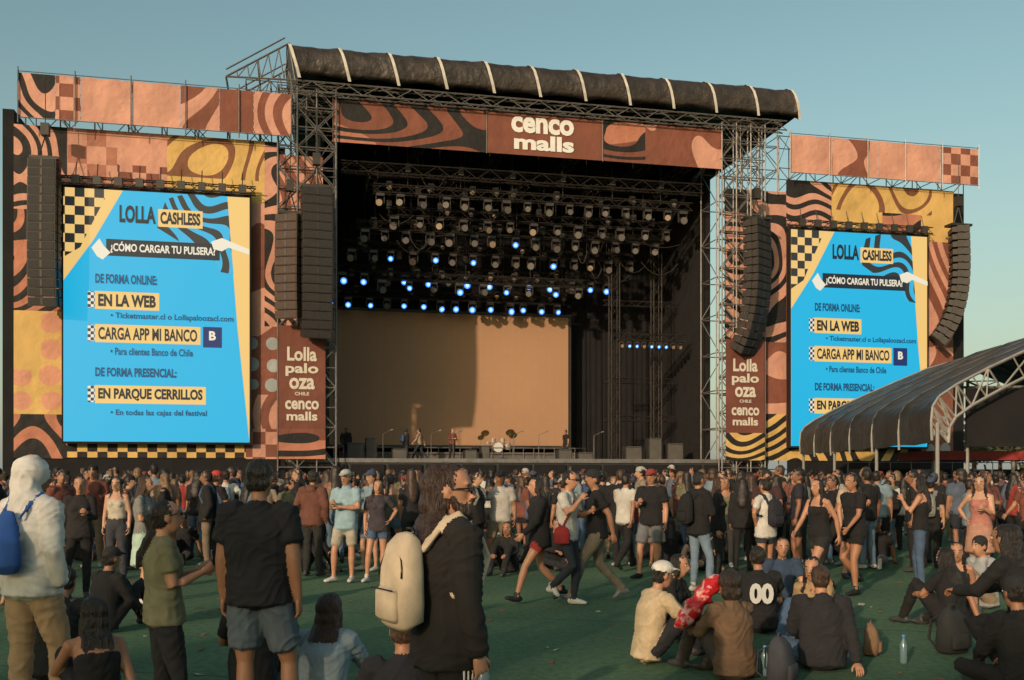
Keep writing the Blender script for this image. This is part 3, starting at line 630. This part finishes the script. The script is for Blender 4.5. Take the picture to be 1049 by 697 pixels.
# light rig
lit=emat('lamp_lit',(.06,.26,1.0),1.7); litw=emat('lamp_lit_white',(.25,.55,1.0),3.0); lens=nmat('lamp_lens',(.16,.14,.13),.15,.1); bodym=nmat('lamp_body',(.042,.034,.030),.45,.2)
warmglass=nmat('lamp_reflector',(.33,.24,.17),.3,.1)
rig=MB(); random.seed(7)
def fixture(mb,x,y,z,l,tilt,pan,s=1.):
    mb.box(x-.2*s,x+.2*s,y-.16*s,y+.16*s,z-.14*s,z,1)
    for q in(-1,1): mb.box(x+q*.2*s-.02,x+q*.2*s+.02,y-.06,y+.06,z-.52*s,z-.14*s,1)
    d=V((math.sin(pan)*math.cos(tilt),-math.cos(pan)*math.cos(tilt),-math.sin(tilt))); c=V((x,y,z-.42*s))
    mb.bar(c-d*.22*s,c+d*.2*s,.15*s,1,10,.18*s)
    if l in(3,4):
        mb.bar(c+d*.2*s,c+d*.215*s,.165*s,3,12); mb.bar(c+d*.215*s,c+d*.225*s,.09*s,4,10)
    else: mb.bar(c+d*.2*s,c+d*.215*s,.165*s,l,12)
rows=[(52.6,16.4,4.6,21.6,16),(53.6,15.5,5.4,20.8,13),(54.4,14.9,3.8,20.6,15),(55.8,14.1,3.2,19.4,15),(57.3,13.1,2.8,18.6,14),(58.7,11.95,2.3,15.9,14),(56.5,12.6,5.0,16.5,9)]
for ri,(y,z,a,b_,n) in enumerate(rows):
    truss(rig,(a-.4,y,z+.25),(b_+.4,y,z+.25),.42,.03,.55,0)
    for i in range(n):
        x=a+(b_-a)*i/(n-1)+random.uniform(-.12,.12); l=2
        if ri==5: l=4 if random.random()<.85 else 2
        elif ri==4: l=4 if i%3!=2 else 2
        elif ri==6: l=3 if i%2 else 2
        elif ri in(2,3) and random.random()<.30: l=3
        elif random.random()<.22: l=5
        fixture(rig,x,y,z,l,random.uniform(.1,.5),random.uniform(-.4,.4),random.uniform(.9,1.2))
        if random.random()<.6:
            fixture(rig,x+.5,y+.3,z+.75,5 if random.random()<.25 else 2,.3,random.uniform(-.5,.5),.75)
    for i in range(6):
        x=a+(b_-a)*(i+.5)/6; rig.bar((x,y,z+.4),(x,y,20.4),.022,0); rig.box(x-.14,x+.14,y-.12,y+.12,z+1.2,z+1.65,1)
for x in(4.2,8.2,12.3,16.2,20.2): truss(rig,(x,52.2,17.3),(x,59,17.3),.4,.028,.6,0)
truss(rig,(2.5,52.3,17.6),(22.5,52.3,17.6),.5,.035,.7,0); truss(rig,(2.5,55.3,18.4),(22.5,55.3,18.4),.5,.035,.7,0)
for i in range(46):
    x=random.uniform(3,21);y=random.uniform(52.5,59);z=random.uniform(13,18);w=random.uniform(.6,2.4);d=random.uniform(.2,.9);pr=None
    for k in range(7):
        t=k/6; p=V((x+w*t,y,z-4*d*t*(1-t)))
        if pr: rig.bar(pr,p,.022,1)
        pr=p
truss(rig,(18.6,56,2.4),(18.6,56,15),.5,.03,.7,0); truss(rig,(21.6,57,2.4),(21.6,57,15),.5,.03,.7,0)
truss(rig,(18.4,55,9.6),(22.6,55,9.6),.4,.03,.5,0)
for i in range(9): fixture(rig,18.7+i*.45,55,9.35,3 if i in(1,2,4,5,6) else 5,.3,.1,.6)
for z in(5,7.3,12): truss(rig,(18.4,57.5,z),(22.9,57.5,z),.3,.025,.5,0)
rig.obj('lighting_rig',[dmetal,bodym,lens,lit,litw,warmglass],parent=st)
mb=MB()
for i in range(24):
    x=2.6+i*.62; mb.bar((x,56.2,2.4),(x,56.2,3.15),.02)
mb.bar((2.6,56.2,3.15),(16.9,56.2,3.15),.03); mb.bar((2.6,56.2,2.8),(16.9,56.2,2.8),.02)
mb.box(2.6,17,56.3,59.5,2.4,2.9,1)
mb.obj('riser_railing',[metal,nmat('riser_grey',(.12,.10,.09),.7)],parent=st)
mb=MB(); random.seed(5)
for x,y,w,h in((2.9,53.5,.9,.9),(3.9,53.8,.6,1.2),(5.3,53.6,.8,.6),(9.2,53.4,.7,.55),(10.2,53.9,.5,.8),(14.5,53.5,.8,.6),(15.7,53.7,.9,.45),(18.6,54,1.0,.8),(20,54,.8,1.3),(21.2,54.2,1.,1.)):
    mb.box(x,x+w,y,y+.6,2.4,2.4+h,0); mb.box(x+.05,x+w-.05,y-.02,y,2.45,2.35+h,1); mb.bar((x+.05,y-.03,2.4+h),(x+w-.05,y-.03,2.4+h),.02,2)
for x in(4.8,7.4,8.6,12,13.4,16.6): mb.bar((x,53.6,2.4),(x,53.6,3.8),.018,2); mb.bar((x,53.6,3.8),(x+.4,53.5,4.0),.015,2); mb.tube([(x+.4,53.5,4.0),(x+.52,53.48,4.03)],[.03,.035],(0,1,0),2)
mb.obj('flight_cases_and_stands',[nmat('case_black',(.03,.03,.03),.5),nmat('grille_dark',(.09,.08,.07),.8),metal],parent=st)
dk=MB(); cx,cy,cz=11.9,57.6,2.9
def drum(x,y,z,r,h,ax='Z',m=0):
    d=V((0,0,1)) if ax=='Z' else V((0,-1,0)); c=V((cx+x,cy+y,cz+z)); dk.bar(c,c+d*h,r,m,16); dk.bar(c+d*h,c+d*(h+.012),r*.96,1,16); dk.bar(c+d*(h*.9),c+d*(h*1.0),r*1.03,2,16)
drum(0,.2,.32,.30,.42,'Y'); drum(-.28,-.05,.62,.16,.2); drum(.28,-.05,.62,.16,.2); drum(.62,.25,.2,.22,.36); drum(-.55,.3,.5,.18,.13)
for x,y,z,r in((-.75,0,1.15,.25),(.75,0,1.2,.27),(-.95,.3,.9,.2),(1.0,.35,1.05,.26)):
    dk.bar((cx+x,cy+y,cz),(cx+x,cy+y,cz+z),.014,2); dk.bar((cx+x,cy+y-.02,cz+z),(cx+x,cy+y,cz+z+.02),r,3,18,r*.2)
dk.obj('drum_kit',[nmat('drum_shell',(.35,.30,.26),.3),nmat('drum_head',(.65,.63,.6),.5),metal,nmat('cymbal_brass',(.5,.36,.14),.3,metal=.9)],stage=True)
crew=empty('stage_crew',stage=True)
for x,y,z,f,t in((8.65,54.2,2.4,160,1),(6.2,55.2,2.4,60,5),(15.2,54.5,2.4,250,0),(2.9,54.6,2.4,190,9),(6.9,54.5,2.4,300,7)):
    put(TPL[t],x,y,f,1.76,crew,z,'crew_member')
# ------------------------------------------------------------------ printed wings
wvbp=pat('print_wave_ink_pink','wave',INK,PINK,.34,24,.44); wvbr=pat('print_wave_ink_rust','wave',INK,SALM,.30,26,.47,direction='Z')
chk=pat('print_checker_pink','checker',PINK,(.38,.15,.10),1.15); chkr=pat('print_checker_rust','checker',RUST,PINK,1.6); chkg=pat('print_checker_gold','checker',GOLD,INK,2.2)
gold=pat('print_gold_swirl','wave',GOLD,(.20,.08,.04),.24,30,.82); goldp=nmat('print_gold',GOLD,.8,.12,.6,.9,.5,dist=.25)
topo=pat('print_contour','rings',INK,PINK,.40,14,.42,loc=(-9.6,.25,-5.4)); blob=pat('print_blob','blob',RUST,PINK,.5,thr=.5)
polka=pat('print_polka','polka',(.30,.32,.33),RUST,1.0,thr=.36); pinkp=nmat('print_pink',PINK,.8,.18,.6,.9,.7,dist=.3); dot=pat('print_dots','polka',(.62,.28,.18),GOLD,.8,thr=.42)
zig=pat('print_zebra','wave',INK,GOLD,.30,22,.5,direction='Z'); wvrp=pat('print_wave_rust_pink','wave',RUST,PINK,.20,26,.5,direction='X')
wmats=[wvbp,wvbr,chk,chkr,chkg,gold,goldp,topo,blob,polka,pinkp,dot,zig,wvrp,blackf,metal,br_]
def wing(name,patches,x0,x1,strip,black_side=None):
    e=empty(name,stage=True); mb=MB()
    for a,b_,c,d,m in patches: mb.rect(a,b_,c,d,51.0,m)
    mb.obj('printed_facade',wmats,parent=e)
    s=MB()
    for a,b_,m in strip:
        s.rect(a+.01,b_-.01,18.3,20.35,50.2,m)
    n=int((x1-x0)/2.1)
    for i in range(n+1):
        x=x0+(x1-x0)*i/n; s.bar((x,50.12,18.0),(x,50.12,20.6),.03,15); s.bar((x,50.15,20.5),(x,51.6,19.0),.02,15)
    for z in(18.25,20.4): s.bar((x0,50.14,z),(x1,50.14,z),.022,15)
    scaffold(s,x0,x1,51.5,53.5,15.3,20.7,1.6,1.8,.035,15)
    scaffold(s,x0,x1,51.5,53.5,0,15.3,2.4,2.,.03,15,False)
    s.obj('parapet_banner',wmats,parent=e)
    k=MB()
    if black_side:
        for xa,xb in black_side: k.box(xa,xb,51.05,54.5,0,18.9,0)
    k.box(x0+.3,x1-.3,51.06,51.1,0,18.0,0)
    k.obj('black_sheet',[blackf],parent=e); return e
LW=[(-12.8,-10.45,14.2,18.2,0),(-12.8,-10.45,9.4,14.2,1),(-12.8,-11.6,6.6,9.4,6),(-11.6,-10.45,6.6,9.4,11),(-12.8,-10.45,4.5,6.6,11),(-12.8,-10.45,2.4,4.5,1),
 (-10.45,-8.2,15.1,18.2,2),(-8.2,-5.9,16.6,18.2,10),(-8.2,-5.9,15.1,16.6,3),(-5.9,-1.3,16.2,18.2,5),(-5.9,-1.3,15.1,16.2,6),(-1.3,-.7,9,18.2,0),(-2.2,-1.3,8.5,15.1,8),(-2.2,-.7,5.6,8.5,9),(-1.3,-.7,8.5,9,8),(-2.2,-.7,3.9,5.6,13),(-2.2,-.7,2.4,3.9,3),(-10.45,-2.2,2.45,3.2,4),(-10.45,-2.2,3.2,15.1,16),
 (-.7,1.55,9,14.5,0),(-.7,1.55,14.5,17.6,13)]
LS=[(-12.4,-10.8,0),(-10.8,-9.7,3),(-9.7,-7.4,10),(-7.4,-5.2,10),(-5.2,-3.4,13),(-3.4,-1.8,16),(-1.8,0,13)]
wing('printed_scaffold_wing',LW,-12.4,0,LS,[(-13.3,-12.8)])
RW=[(25.4,27.0,9,17.4,7),(23.3,25.4,9,17.4,7),(25.4,27,5,9,8),(25.4,27,2.4,5,12),(27,29.8,15.1,18.1,0),(29.8,36.2,16.6,18.1,5),(29.8,33,15.1,16.6,6),(33,35.5,15.1,16.6,1),
 (35.5,37.6,9,15.1,13),(35.5,37.6,15.1,16.6,6),(36.2,37.6,16.6,18.1,6),(35.5,37.6,5,9,8),(35.5,37.6,2.4,5,9),(27,35.5,2.4,3.2,12),(27,35.5,3.2,15.1,16)]
RS=[(26.8,29.4,10),(29.4,32.2,8),(32.2,36.2,10),(36.2,38.65,3)]
wing('printed_scaffold_wing',RW,26.8,38.65,RS,None)
logo_m=nmat('logo_cream',CREAM,.8,.05)
for nm,a,b_ in(('stage_tower',-.65,2.2),('stage_tower',22.95,25.5)):
    e=empty(nm,stage=True); mb=MB(); scaffold(mb,a,b_,50.55,50.95,0,20.9,.95,1.0,.04,0); scaffold(mb,a,b_,51.3,53.4,0,20.9,1.4,2.,.04,0)
    mb.obj('scaffold_frame',[metal],parent=e)
    k=MB(); x0,x1=(-.62,1.66) if a<0 else(23.1,25.4)
    k.rect(x0,x1,2.4,9.0,50.42,0); k.rect(x0,x1,2.4,3.9,50.40,1)
    k.obj('logo_panel',[nmat('panel_brown',(.16,.05,.032),.8,.15,.6,.9,.5,dist=.25),bw if a<0 else zig],parent=e)
    c=(x0+x1)/2
    for s,w,z0,z1 in(('Lolla',.72,7.25,7.95),('palo',.80,6.5,7.15),('oza',.62,5.85,6.42),('CHILE',.35,5.55,5.72),('cenco',.82,4.85,5.3),('malls',.75,4.3,4.75)):
        text_fit(s,c-w,c+w,z0,z1,50.39,logo_m,'logo_text',e,.03)
# ------------------------------------------------------------------ LED screens
ES=.95
CY=emat('led_cyan',(.014,.46,.76),ES); YL=emat('led_yellow',(.88,.57,.19),ES); NK=emat('led_dark',(.012,.02,.03),ES); CR=emat('led_cream',(.85,.78,.62),ES); NV=emat('led_navy',(.01,.03,.14),ES); TD=emat('led_textblue',(.008,.07,.16),ES)
LC=pat('led_checker','checker',(.88,.57,.19),(.015,.015,.02),2.3,emis=ES); LWv=pat('led_waves','wave',(.014,.46,.76),(.01,.015,.02),.45,16,.45,emis=ES); LCs=pat('led_checker_small','checker',(.85,.78,.62),(.015,.015,.05),7.,emis=ES)
def led(x0):
    e=empty('led_screen',stage=True); mb=MB(); y=50.45; q=lambda u:x0+u; w=lambda v:3.2+v
    mb.box(x0-.08,x0+8.58,y+.01,y+.35,3.1,15.3,8)
    mb.rect(x0,x0+8.5,3.2,15.2,y,1)
    def pl(p,l,m): mb.poly([(q(a),w(b_)) for a,b_ in p],y-l*.012,m)
    def rc(a,b_,c,d,l,m): mb.rect(q(a),q(b_),w(c),w(d),y-l*.012,m)
    pl([(0,0),(8.5,0),(7.92,5.7),(7.45,12),(2.65,12),(1.35,9.6),(0,7.6)],1,0)
    pl([(0,12),(2.05,12),(1.15,10.1),(.75,9.2),(0,8.7)],1,5)
    pl([(4.6,11.7),(5.5,12),(6.8,12),(7.45,12),(7.6,9.9),(7.75,8.2),(7.1,8.3),(6.7,9.1),(5.2,9.7),(4.2,10.3)],2,6)
    rc(4.25,6.3,10.35,11.2,3,1); rc(1.9,7.1,8.85,9.65,3,2)
    pl([(6.7,9.75),(7.2,9.95),(8.5,9.45),(8.5,9.2),(7.5,9.5),(7.2,9.3),(6.8,9.4)],4,3)
    pl([(1.25,9.2),(1.6,9.65),(1.8,9.3),(2.1,9.0),(1.75,8.65),(1.5,8.8)],4,3)
    rc(1.4,4.3,6.3,7.15,3,1); rc(1.4,6.2,4.72,5.58,3,1); rc(1.4,6.45,1.82,2.68,3,1)
    for z in(6.3,4.72,1.82): rc(1.08,1.39,z+.05,z+.82,3,7)
    rc(6.32,7.2,4.6,5.6,3,4)
    mb.obj('display',[CY,YL,NK,CR,NV,LC,LWv,LCs,blackf],parent=e)
    def tx(s,a,b_,c,d,m,bold=.03): text_fit(s,q(a),q(b_),w(c),w(d),y-.06,m,'screen_text',e,bold)
    tx('LOLLA',2.5,4.15,10.45,11.3,NK,.045); tx('CASHLESS',4.35,6.2,10.48,11.08,NK,.045)
    tx('¿CÓMO CARGAR TU PULSERA?',2.1,6.9,8.98,9.55,CR,.03)
    tx('DE FORMA ONLINE:',1.42,4.2,7.52,7.98,TD,.045); tx('EN LA WEB',1.55,4.15,6.43,7.02,NK,.045)
    tx('• Ticketmaster.cl o Lollapaloozacl.com',2.1,7.75,5.80,6.16,TD,.03)
    tx('CARGA APP MI BANCO',1.55,6.05,4.85,5.45,NK,.03); tx('B',6.6,6.92,4.95,5.4,CR,.04)
    tx('• Para clientes Banco de Chile',2.1,5.85,4.13,4.49,TD,.03); tx('DE FORMA PRESENCIAL:',1.42,5.1,3.09,3.53,TD,.045)
    tx('EN PARQUE CERRILLOS',1.55,6.3,1.95,2.55,NK,.045); tx('• En todas las cajas del festival',2.1,6.5,1.18,1.54,TD,.03)
    t=MB(); truss(t,(x0-.3,50.5,15.55),(x0+8.8,50.5,15.55),.35,.03,.45,0)
    for i in range(9): t.box(x0+.4+i*.95,x0+.75+i*.95,50.15,50.35,15.35,15.75,1); t.bar((x0+.57+i*.95,50.3,15.7),(x0+.57+i*.95,50.5,16.4),.025,0)
    t.obj('rigging_truss',[dmetal,bodym],parent=e)
led(-10.5); led(27.0)
# ------------------------------------------------------------------ line arrays
grl=nmat('speaker_grille',(.022,.020,.019),.75,.2,8,140,.4); cab=nmat('speaker_cabinet',(.035,.026,.021),.6,.2,3); brc=nmat('speaker_brown',(.060,.034,.024),.7,.2,8,140,.4)
def array(x,y,zt,n,w,h,yaw,curve,brown=False):
    e=empty('line_array_speaker',stage=True); mb=MB(); R=Matrix.Rotation(math.radians(yaw),4,'Z'); p=V((0,0,0)); a=math.radians(-2)
    for i in range(n):
        t=(i/n)
        a+=math.radians(curve)*(t**1.6)*2/n*3
        Mx=Matrix.Translation((x,y,zt))@R@Matrix.Translation(p)@Matrix.Rotation(a,4,'X')
        hh=h-.025
        vs=[V(v) for v in((-w/2,-.45,0),(w/2,-.45,0),(w/2,-.45,-hh),(-w/2,-.45,-hh),(-w/2*.9,.45,-.06),(w/2*.9,.45,-.06),(w/2*.9,.45,-hh+.06),(-w/2*.9,.45,-hh+.06))]
        mb.add([Mx@v for v in vs],[(0,1,2,3),(5,4,7,6),(1,5,6,2),(4,0,3,7),(4,5,1,0),(3,2,6,7)],1 if not brown else 2)
        mb.box(-w/2+.04,w/2-.04,-.475,-.452,-hh+.03,-.03,0 if not brown else 2,M=Mx)
        mb.box(-.05,.05,-.49,-.476,-hh+.04,-.04,1,M=Mx)
        for s in(-1,1): mb.box(s*w/2-.015,s*w/2+.015,-.1,.2,-hh+.03,.0,3,M=Mx)
        p=p+V((0,math.sin(a)*h,-math.cos(a)*h))
    mb.box(x-w/2,x+w/2,y-.35,y+.35,zt+.05,zt+.18,3)
    mb.bar((x-.3,y,zt+.15),(x,y,zt+1.2),.03,3);mb.bar((x+.3,y,zt+.15),(x,y,zt+1.2),.03,3);mb.box(x-.18,x+.18,y-.18,y+.18,zt+1.2,zt+1.75,3); mb.bar((x,y,zt+1.7),(x,y,zt+4.0),.02,3)
    mb.obj('cabinets',[grl,cab,brc,dmetal],parent=e)
array(-11.1,49.6,16.1,16,1.25,.42,-8,4); array(1.2,49.4,15.5,17,1.45,.425,6,6); array(-.05,49.6,14.2,12,1.15,.42,-25,3,True)
array(24.5,49.6,15.3,17,1.5,.42,35,15); array(36.9,49.6,15.6,16,1.3,.42,65,20)
# ------------------------------------------------------------------ barricade
mb=MB()
for i in range(56):
    x=-16+i*1.05; mb.bar((x,47,0),(x,47,1.2),.03); mb.bar((x,47,1.2),(x,48,0.05),.025); mb.box(x+.03,x+1.02,46.98,47.0,.1,1.15)
    mb.bar((x,47,1.2),(x+1.05,47,1.2),.03)
mb.obj('crowd_barricade',[metal],stage=True)
mb=MB()
for i in range(34):
    x=27.5+i*1.2; mb.bar((x,45.5,0),(x,45.5,2.3),.03)
    for z in(.3,1.0,1.6,2.25): mb.bar((x,45.5,z),(x+1.2,45.5,z),.02)
    mb.box(x+.04,x+1.16,45.52,45.54,.2,1.9,1 if i%3 else 0)
mb.obj('site_fence',[metal,blackf],stage=True)
# ------------------------------------------------------------------ canopy tent
cl=nmat('canopy_fabric',(.034,.038,.039),.42,.25,.8,1.5,.7,dist=.25); alu=nmat('canopy_aluminium',(.40,.37,.34),.4,.1,metal=.5)
seam=nmat('canopy_seam',(.08,.08,.078),.6)
E0=V((12.45,29.5,0));A=V((.0894,.996,0));Pp=V((.996,-.0894,0)); Lt=19.6
half=[(0,2.65),(-.02,3.2),(.02,3.65),(.2,3.95),(.7,4.3),(1.6,4.78),(3.0,5.45),(4.6,6.15),(6.0,6.75),(7,7.05)]
pf=half+[(14-a,z) for a,z in half[-2::-1]]
e=empty('canopy_tent'); mb=MB(); nb=6; NY=72; vs=[];fs=[]
for i in range(NY+1):
    s=i/NY*Lt; ph=(i/NY*nb)%1; sag=math.sin(math.pi*ph)**.8*.13
    for j,(u,z) in enumerate(pf): vs.append(E0+A*s+Pp*u+V((0,0,z-sag*(1 if z>3.2 else .6)+noise.noise(V((s*.8,j*.6,2)))*.05)))
P=len(pf)
for i in range(NY):
    for j in range(P-1): fs.append((i*P+j,(i+1)*P+j,(i+1)*P+j+1,i*P+j+1))
mb.add(vs,fs,0)
for kk in range(1,nb):
    i=NY*kk//nb
    for j in range(P-1): mb.bar(vs[i*P+j]+V((0,0,.01)),vs[i*P+j+1]+V((0,0,.01)),.025,1)
mb.obj('canopy_cover',[cl,seam],True,parent=e)
mb=MB()
for k in range(nb+1):
    o=E0+A*(Lt*k/nb)
    pts=[o+Pp*u+V((0,0,z-(.03 if 0<k<nb else -.02)-(.16 if 0<k<nb else 0))) for u,z in pf]
    for a,c in zip(pts,pts[1:]): mb.bar(a,c,.045,0)
    if k%2==0:
        for u in(.15,13.85): mb.bar(o+Pp*u,o+Pp*u+V((0,0,3.2)),.06,0,8)
    if k in(0,nb):
        lo=[o+Pp*(7+(u-7)*.93)+V((0,0,z-.6)) for u,z in pf[1:-1]]
        for a,c in zip(lo,lo[1:]): mb.bar(a,c,.05,0)
        for i in range(len(lo)-1):
            mb.bar(lo[i],pts[i+1],.03,0)
            mb.bar(lo[i],pts[i+2],.03,0)
            m1=lerp(lo[i],lo[i+1],.5); m2=lerp(pts[i+1],pts[i+2],.5); mb.bar(m1,pts[i+2],.025,0); mb.bar(m1,m2,.025,0)
for u,z in((0.1,3.1),(7,6.7),(13.9,3.1)): mb.bar(E0+Pp*u+V((0,0,z)),E0+A*Lt+Pp*u+V((0,0,z)),.05,0)
mb.obj('canopy_frame',[alu],parent=e)
mb=MB(); o=E0+A*.6+Pp*1.2
Mx=Matrix.Translation(o)@Matrix.Rotation(math.radians(-5),4,'Z')
mb.box(0,4.2,0,.12,2.5,4.25,0,M=Mx); mb.bar(Mx@V((.1,.2,0)),Mx@V((.1,.2,4.6)),.05,1); mb.bar(Mx@V((4.1,.2,0)),Mx@V((4.1,.2,4.6)),.05,1); mb.bar(Mx@V((-.1,.2,4.3)),Mx@V((4.3,.2,4.3)),.04,1)
mb.obj('black_signboard',[blackf,alu])
mb=MB(); o=E0+A*9
Mx=Matrix.Translation(o+Pp*3)
mb.box(0,9,0,3,0,1.1,0,M=Mx); mb.box(-.2,9.2,-.2,3.2,2.2,2.55,1,M=Mx)
for x in(0,3,6,9): mb.box(x-.05,x+.05,0,.1,1.1,2.2,2,M=Mx)
mb.obj('drinks_stall',[nmat('stall_front',(.25,.03,.03),.6),nmat('stall_roof_red',(.35,.04,.035),.6),alu])
# ------------------------------------------------------------------ trees
bk_=nmat('bark',(.08,.055,.04),.9); lf=nmat('leaves',(.045,.065,.028),.8,.5,.8); lf2=nmat('leaves_light',(.09,.10,.04),.8,.4,.8)
random.seed(21); mb=MB()
def tree(x,y,h,r,nc=7,nl=60,ls=1.,lo=.5,hi=.85):
    mb.bar((x,y,0),(x,y,h*.45),.28*ls,0,8,.18*ls)
    for i in range(nc):
        a=random.uniform(0,6.28); rr=random.uniform(.1,.75)*r; c=V((x+math.cos(a)*rr,y+math.sin(a)*rr,h*random.uniform(lo,hi))); mb.bar((x,y,h*.4),c,.12,0,5,.03)
        for j in range(nl):
            d=V((random.gauss(0,1),random.gauss(0,1),random.gauss(0,.8))); p=c+d.normalized()*r*.5*random.random()**.4
            s=random.uniform(.18,.42)*ls; u=V((random.gauss(0,1),random.gauss(0,1),random.gauss(0,1))).normalized(); w_=u.orthogonal().normalized()
            mb.add([p-u*s,p+w_*s*.6,p+u*s,p-w_*s*.6],[(0,1,2,3)],1 if random.random()<.65 else 2)
for i in range(34): tree(38+i*3.1+random.uniform(-1,1),random.uniform(88,112),random.uniform(6,9.5),random.uniform(2.2,3.4))
for i in range(10): tree(-110+i*3.2,random.uniform(95,110),random.uniform(4,6),random.uniform(2.2,3.2))
mb.obj('distant_trees',[bk_,lf,lf2])
# unseen trees added behind the camera to throw broken shade on the near field
mb=MB(); random.seed(8)
for i in range(15):
    t=-56+i*8; x=-20.5+.89*t+random.uniform(-2,2); y=-40-.456*t+random.uniform(-2,2)
    tree(x,y,random.uniform(14.2,18.2),4.8,13,60,2.1,.45,.90)
mb.obj('unseen_shade_trees',[bk_,lf,lf2])
# ------------------------------------------------------------------ belongings on the grass
def bagobj(L,Z,c,s=1.,rot=0):
    b=MB(); b.tube([(0,0,.01),(0,0,.03),(0,-.02,.2),(0,0,.34),(0,.02,.41),(0,.03,.43)],[(.12,.08),(.15,.10),(.155,.105),(.13,.085),(.08,.05),(.04,.02)],(1,0,0),0,20,.2,3.2)
    b.tube([(0,-.10,.05),(0,-.12,.08),(0,-.12,.18),(0,-.10,.2)],[(.10,.015),(.115,.03),(.115,.028),(.1,.01)],(1,0,0),0,14,.3,3)
    b.tube([(-.04,0,.41),(-.03,0,.46),(.03,0,.46),(.04,0,.41)],[.01]*4,(0,1,0),0,6)
    for s_ in(-1,1): b.tube([(s_*.07,.06,.36),(s_*.09,.16,.30),(s_*.11,.17,.12),(s_*.12,.07,.05)],[(.02,.006)]*4,(1,0,0),0,6)
    o=b.obj('backpack',[cloth(c,'bag_fabric')],True,loc=(L,Z,0),rotz=rot); o.scale=(s,s,s)
bagobj(4.15,9.4,(.03,.03,.03),1.,.4); bagobj(4.5,9.2,(.05,.045,.04),.9,2.); bagobj(2.15,8.0,(.05,.05,.06),.9,1.); bagobj(-3.1,7.4,(.02,.02,.02),1.,.5); bagobj(3.35,9.3,(.20,.12,.07),.7,1.2)
def bottle(L,Z):
    b=MB(); b.tube([(0,0,0),(0,0,.01),(0,0,.17),(0,0,.21),(0,0,.235)],[.03,.034,.034,.014,.013],(1,0,0),0,12,.1); b.tube([(0,0,.235),(0,0,.255)],[.016,.016],(1,0,0),1,10,.1)
    b.obj('water_bottle',[nmat('bottle_plastic',(.14,.22,.25),.15,.05),nmat('bottle_cap',(.1,.25,.6),.4,.02)],True,loc=(L,Z,0))
bottle(2.12,8.35);bottle(2.25,8.3);bottle(3.5,8.9)
rj=MB(); c=V((1.56,8.35,.62)); ax_=V((.62,0,.78)).normalized()
rj.tube([c+ax_*t for t in[-.27+.03*i for i in range(19)]],[((.105+.02*math.sin(i*1.1))*min(1,.45+min(i,18-i)*.25),(.07+.015*math.cos(i*1.7))*min(1,.45+min(i,18-i)*.25)) for i in range(19)],(0,1,0),0,28)
rj.v=[tuple(V(v)+(V(v)-c).normalized()*(abs(noise.noise(V(v)*14))*.05-.01)) for v in rj.v]
rm,nt,b=newmat('red_crinkled_film'); tc=N(nt,'ShaderNodeTexCoord').outputs['Object']
nz=N(nt,'ShaderNodeTexNoise'); nz.inputs['Scale'].default_value=13; nz.inputs['Detail'].default_value=2; nt.links.new(tc,nz.inputs['Vector'])
cr=N(nt,'ShaderNodeValToRGB'); cr.color_ramp.elements[0].position=.50; cr.color_ramp.elements[0].color=(.50,.015,.02,1); cr.color_ramp.elements[1].position=.60; cr.color_ramp.elements[1].color=(.70,.36,.33,1)  # pale pink patches are highlights painted into the red film's colour
nt.links.new(nz.outputs[0],cr.inputs[0]); nt.links.new(cr.outputs[0],b.inputs['Base Color']); b.inputs['Roughness'].default_value=.3; bump(nt,b,30,.5,tc,.03)
rj.obj('red_jacket',[rm],True)
# ------------------------------------------------------------------ camera, light, sky
cam=bpy.data.cameras.new('camera'); co=bpy.data.objects.new('camera',cam); COL.objects.link(co); scn.camera=co
co.location=(0,0,1.7); co.rotation_euler=(math.radians(90),0,0); cam.lens=35; cam.sensor_width=36; cam.shift_y=.130; cam.clip_end=3000; cam.clip_start=.05
S=V((-.456,-.89,math.tan(math.radians(15)))).normalized()
sl=bpy.data.lights.new('sun','SUN'); so=bpy.data.objects.new('sun',sl); COL.objects.link(so); sl.energy=3.2; sl.angle=math.radians(1.0); sl.color=(1,.75,.52)
so.rotation_euler=S.to_track_quat('Z','Y').to_euler()
w=bpy.data.worlds.new('World'); scn.world=w; w.use_nodes=True; nt=w.node_tree; bg=nt.nodes['Background']
sk=N(nt,'ShaderNodeTexSky'); sk.sky_type='NISHITA'; sk.sun_disc=False; sk.sun_elevation=math.radians(15); sk.sun_rotation=math.radians(207); sk.air_density=1.2; sk.dust_density=2.; sk.ozone_density=1.6
o_=mixrgb(nt,sk.outputs[0],(1.22,1.28,1.0),1.,'MULTIPLY')
tc=N(nt,'ShaderNodeTexCoord').outputs['Generated']; sp=N(nt,'ShaderNodeSeparateXYZ'); nt.links.new(tc,sp.inputs[0])
mr=N(nt,'ShaderNodeMapRange'); mr.inputs['From Min'].default_value=0; mr.inputs['From Max'].default_value=.34; mr.inputs['To Min'].default_value=.65; mr.inputs['To Max'].default_value=0
nt.links.new(sp.outputs['Z'],mr.inputs[0])
o2=mixrgb(nt,o_,(2.9,3.15,3.15),mr.outputs[0])
nt.links.new(o2,bg.inputs[0]); bg.inputs[1].default_value=.125
scn.view_settings.view_transform='Standard'; scn.view_settings.look='None'; scn.view_settings.exposure=0
print('total',time.time()-T0)
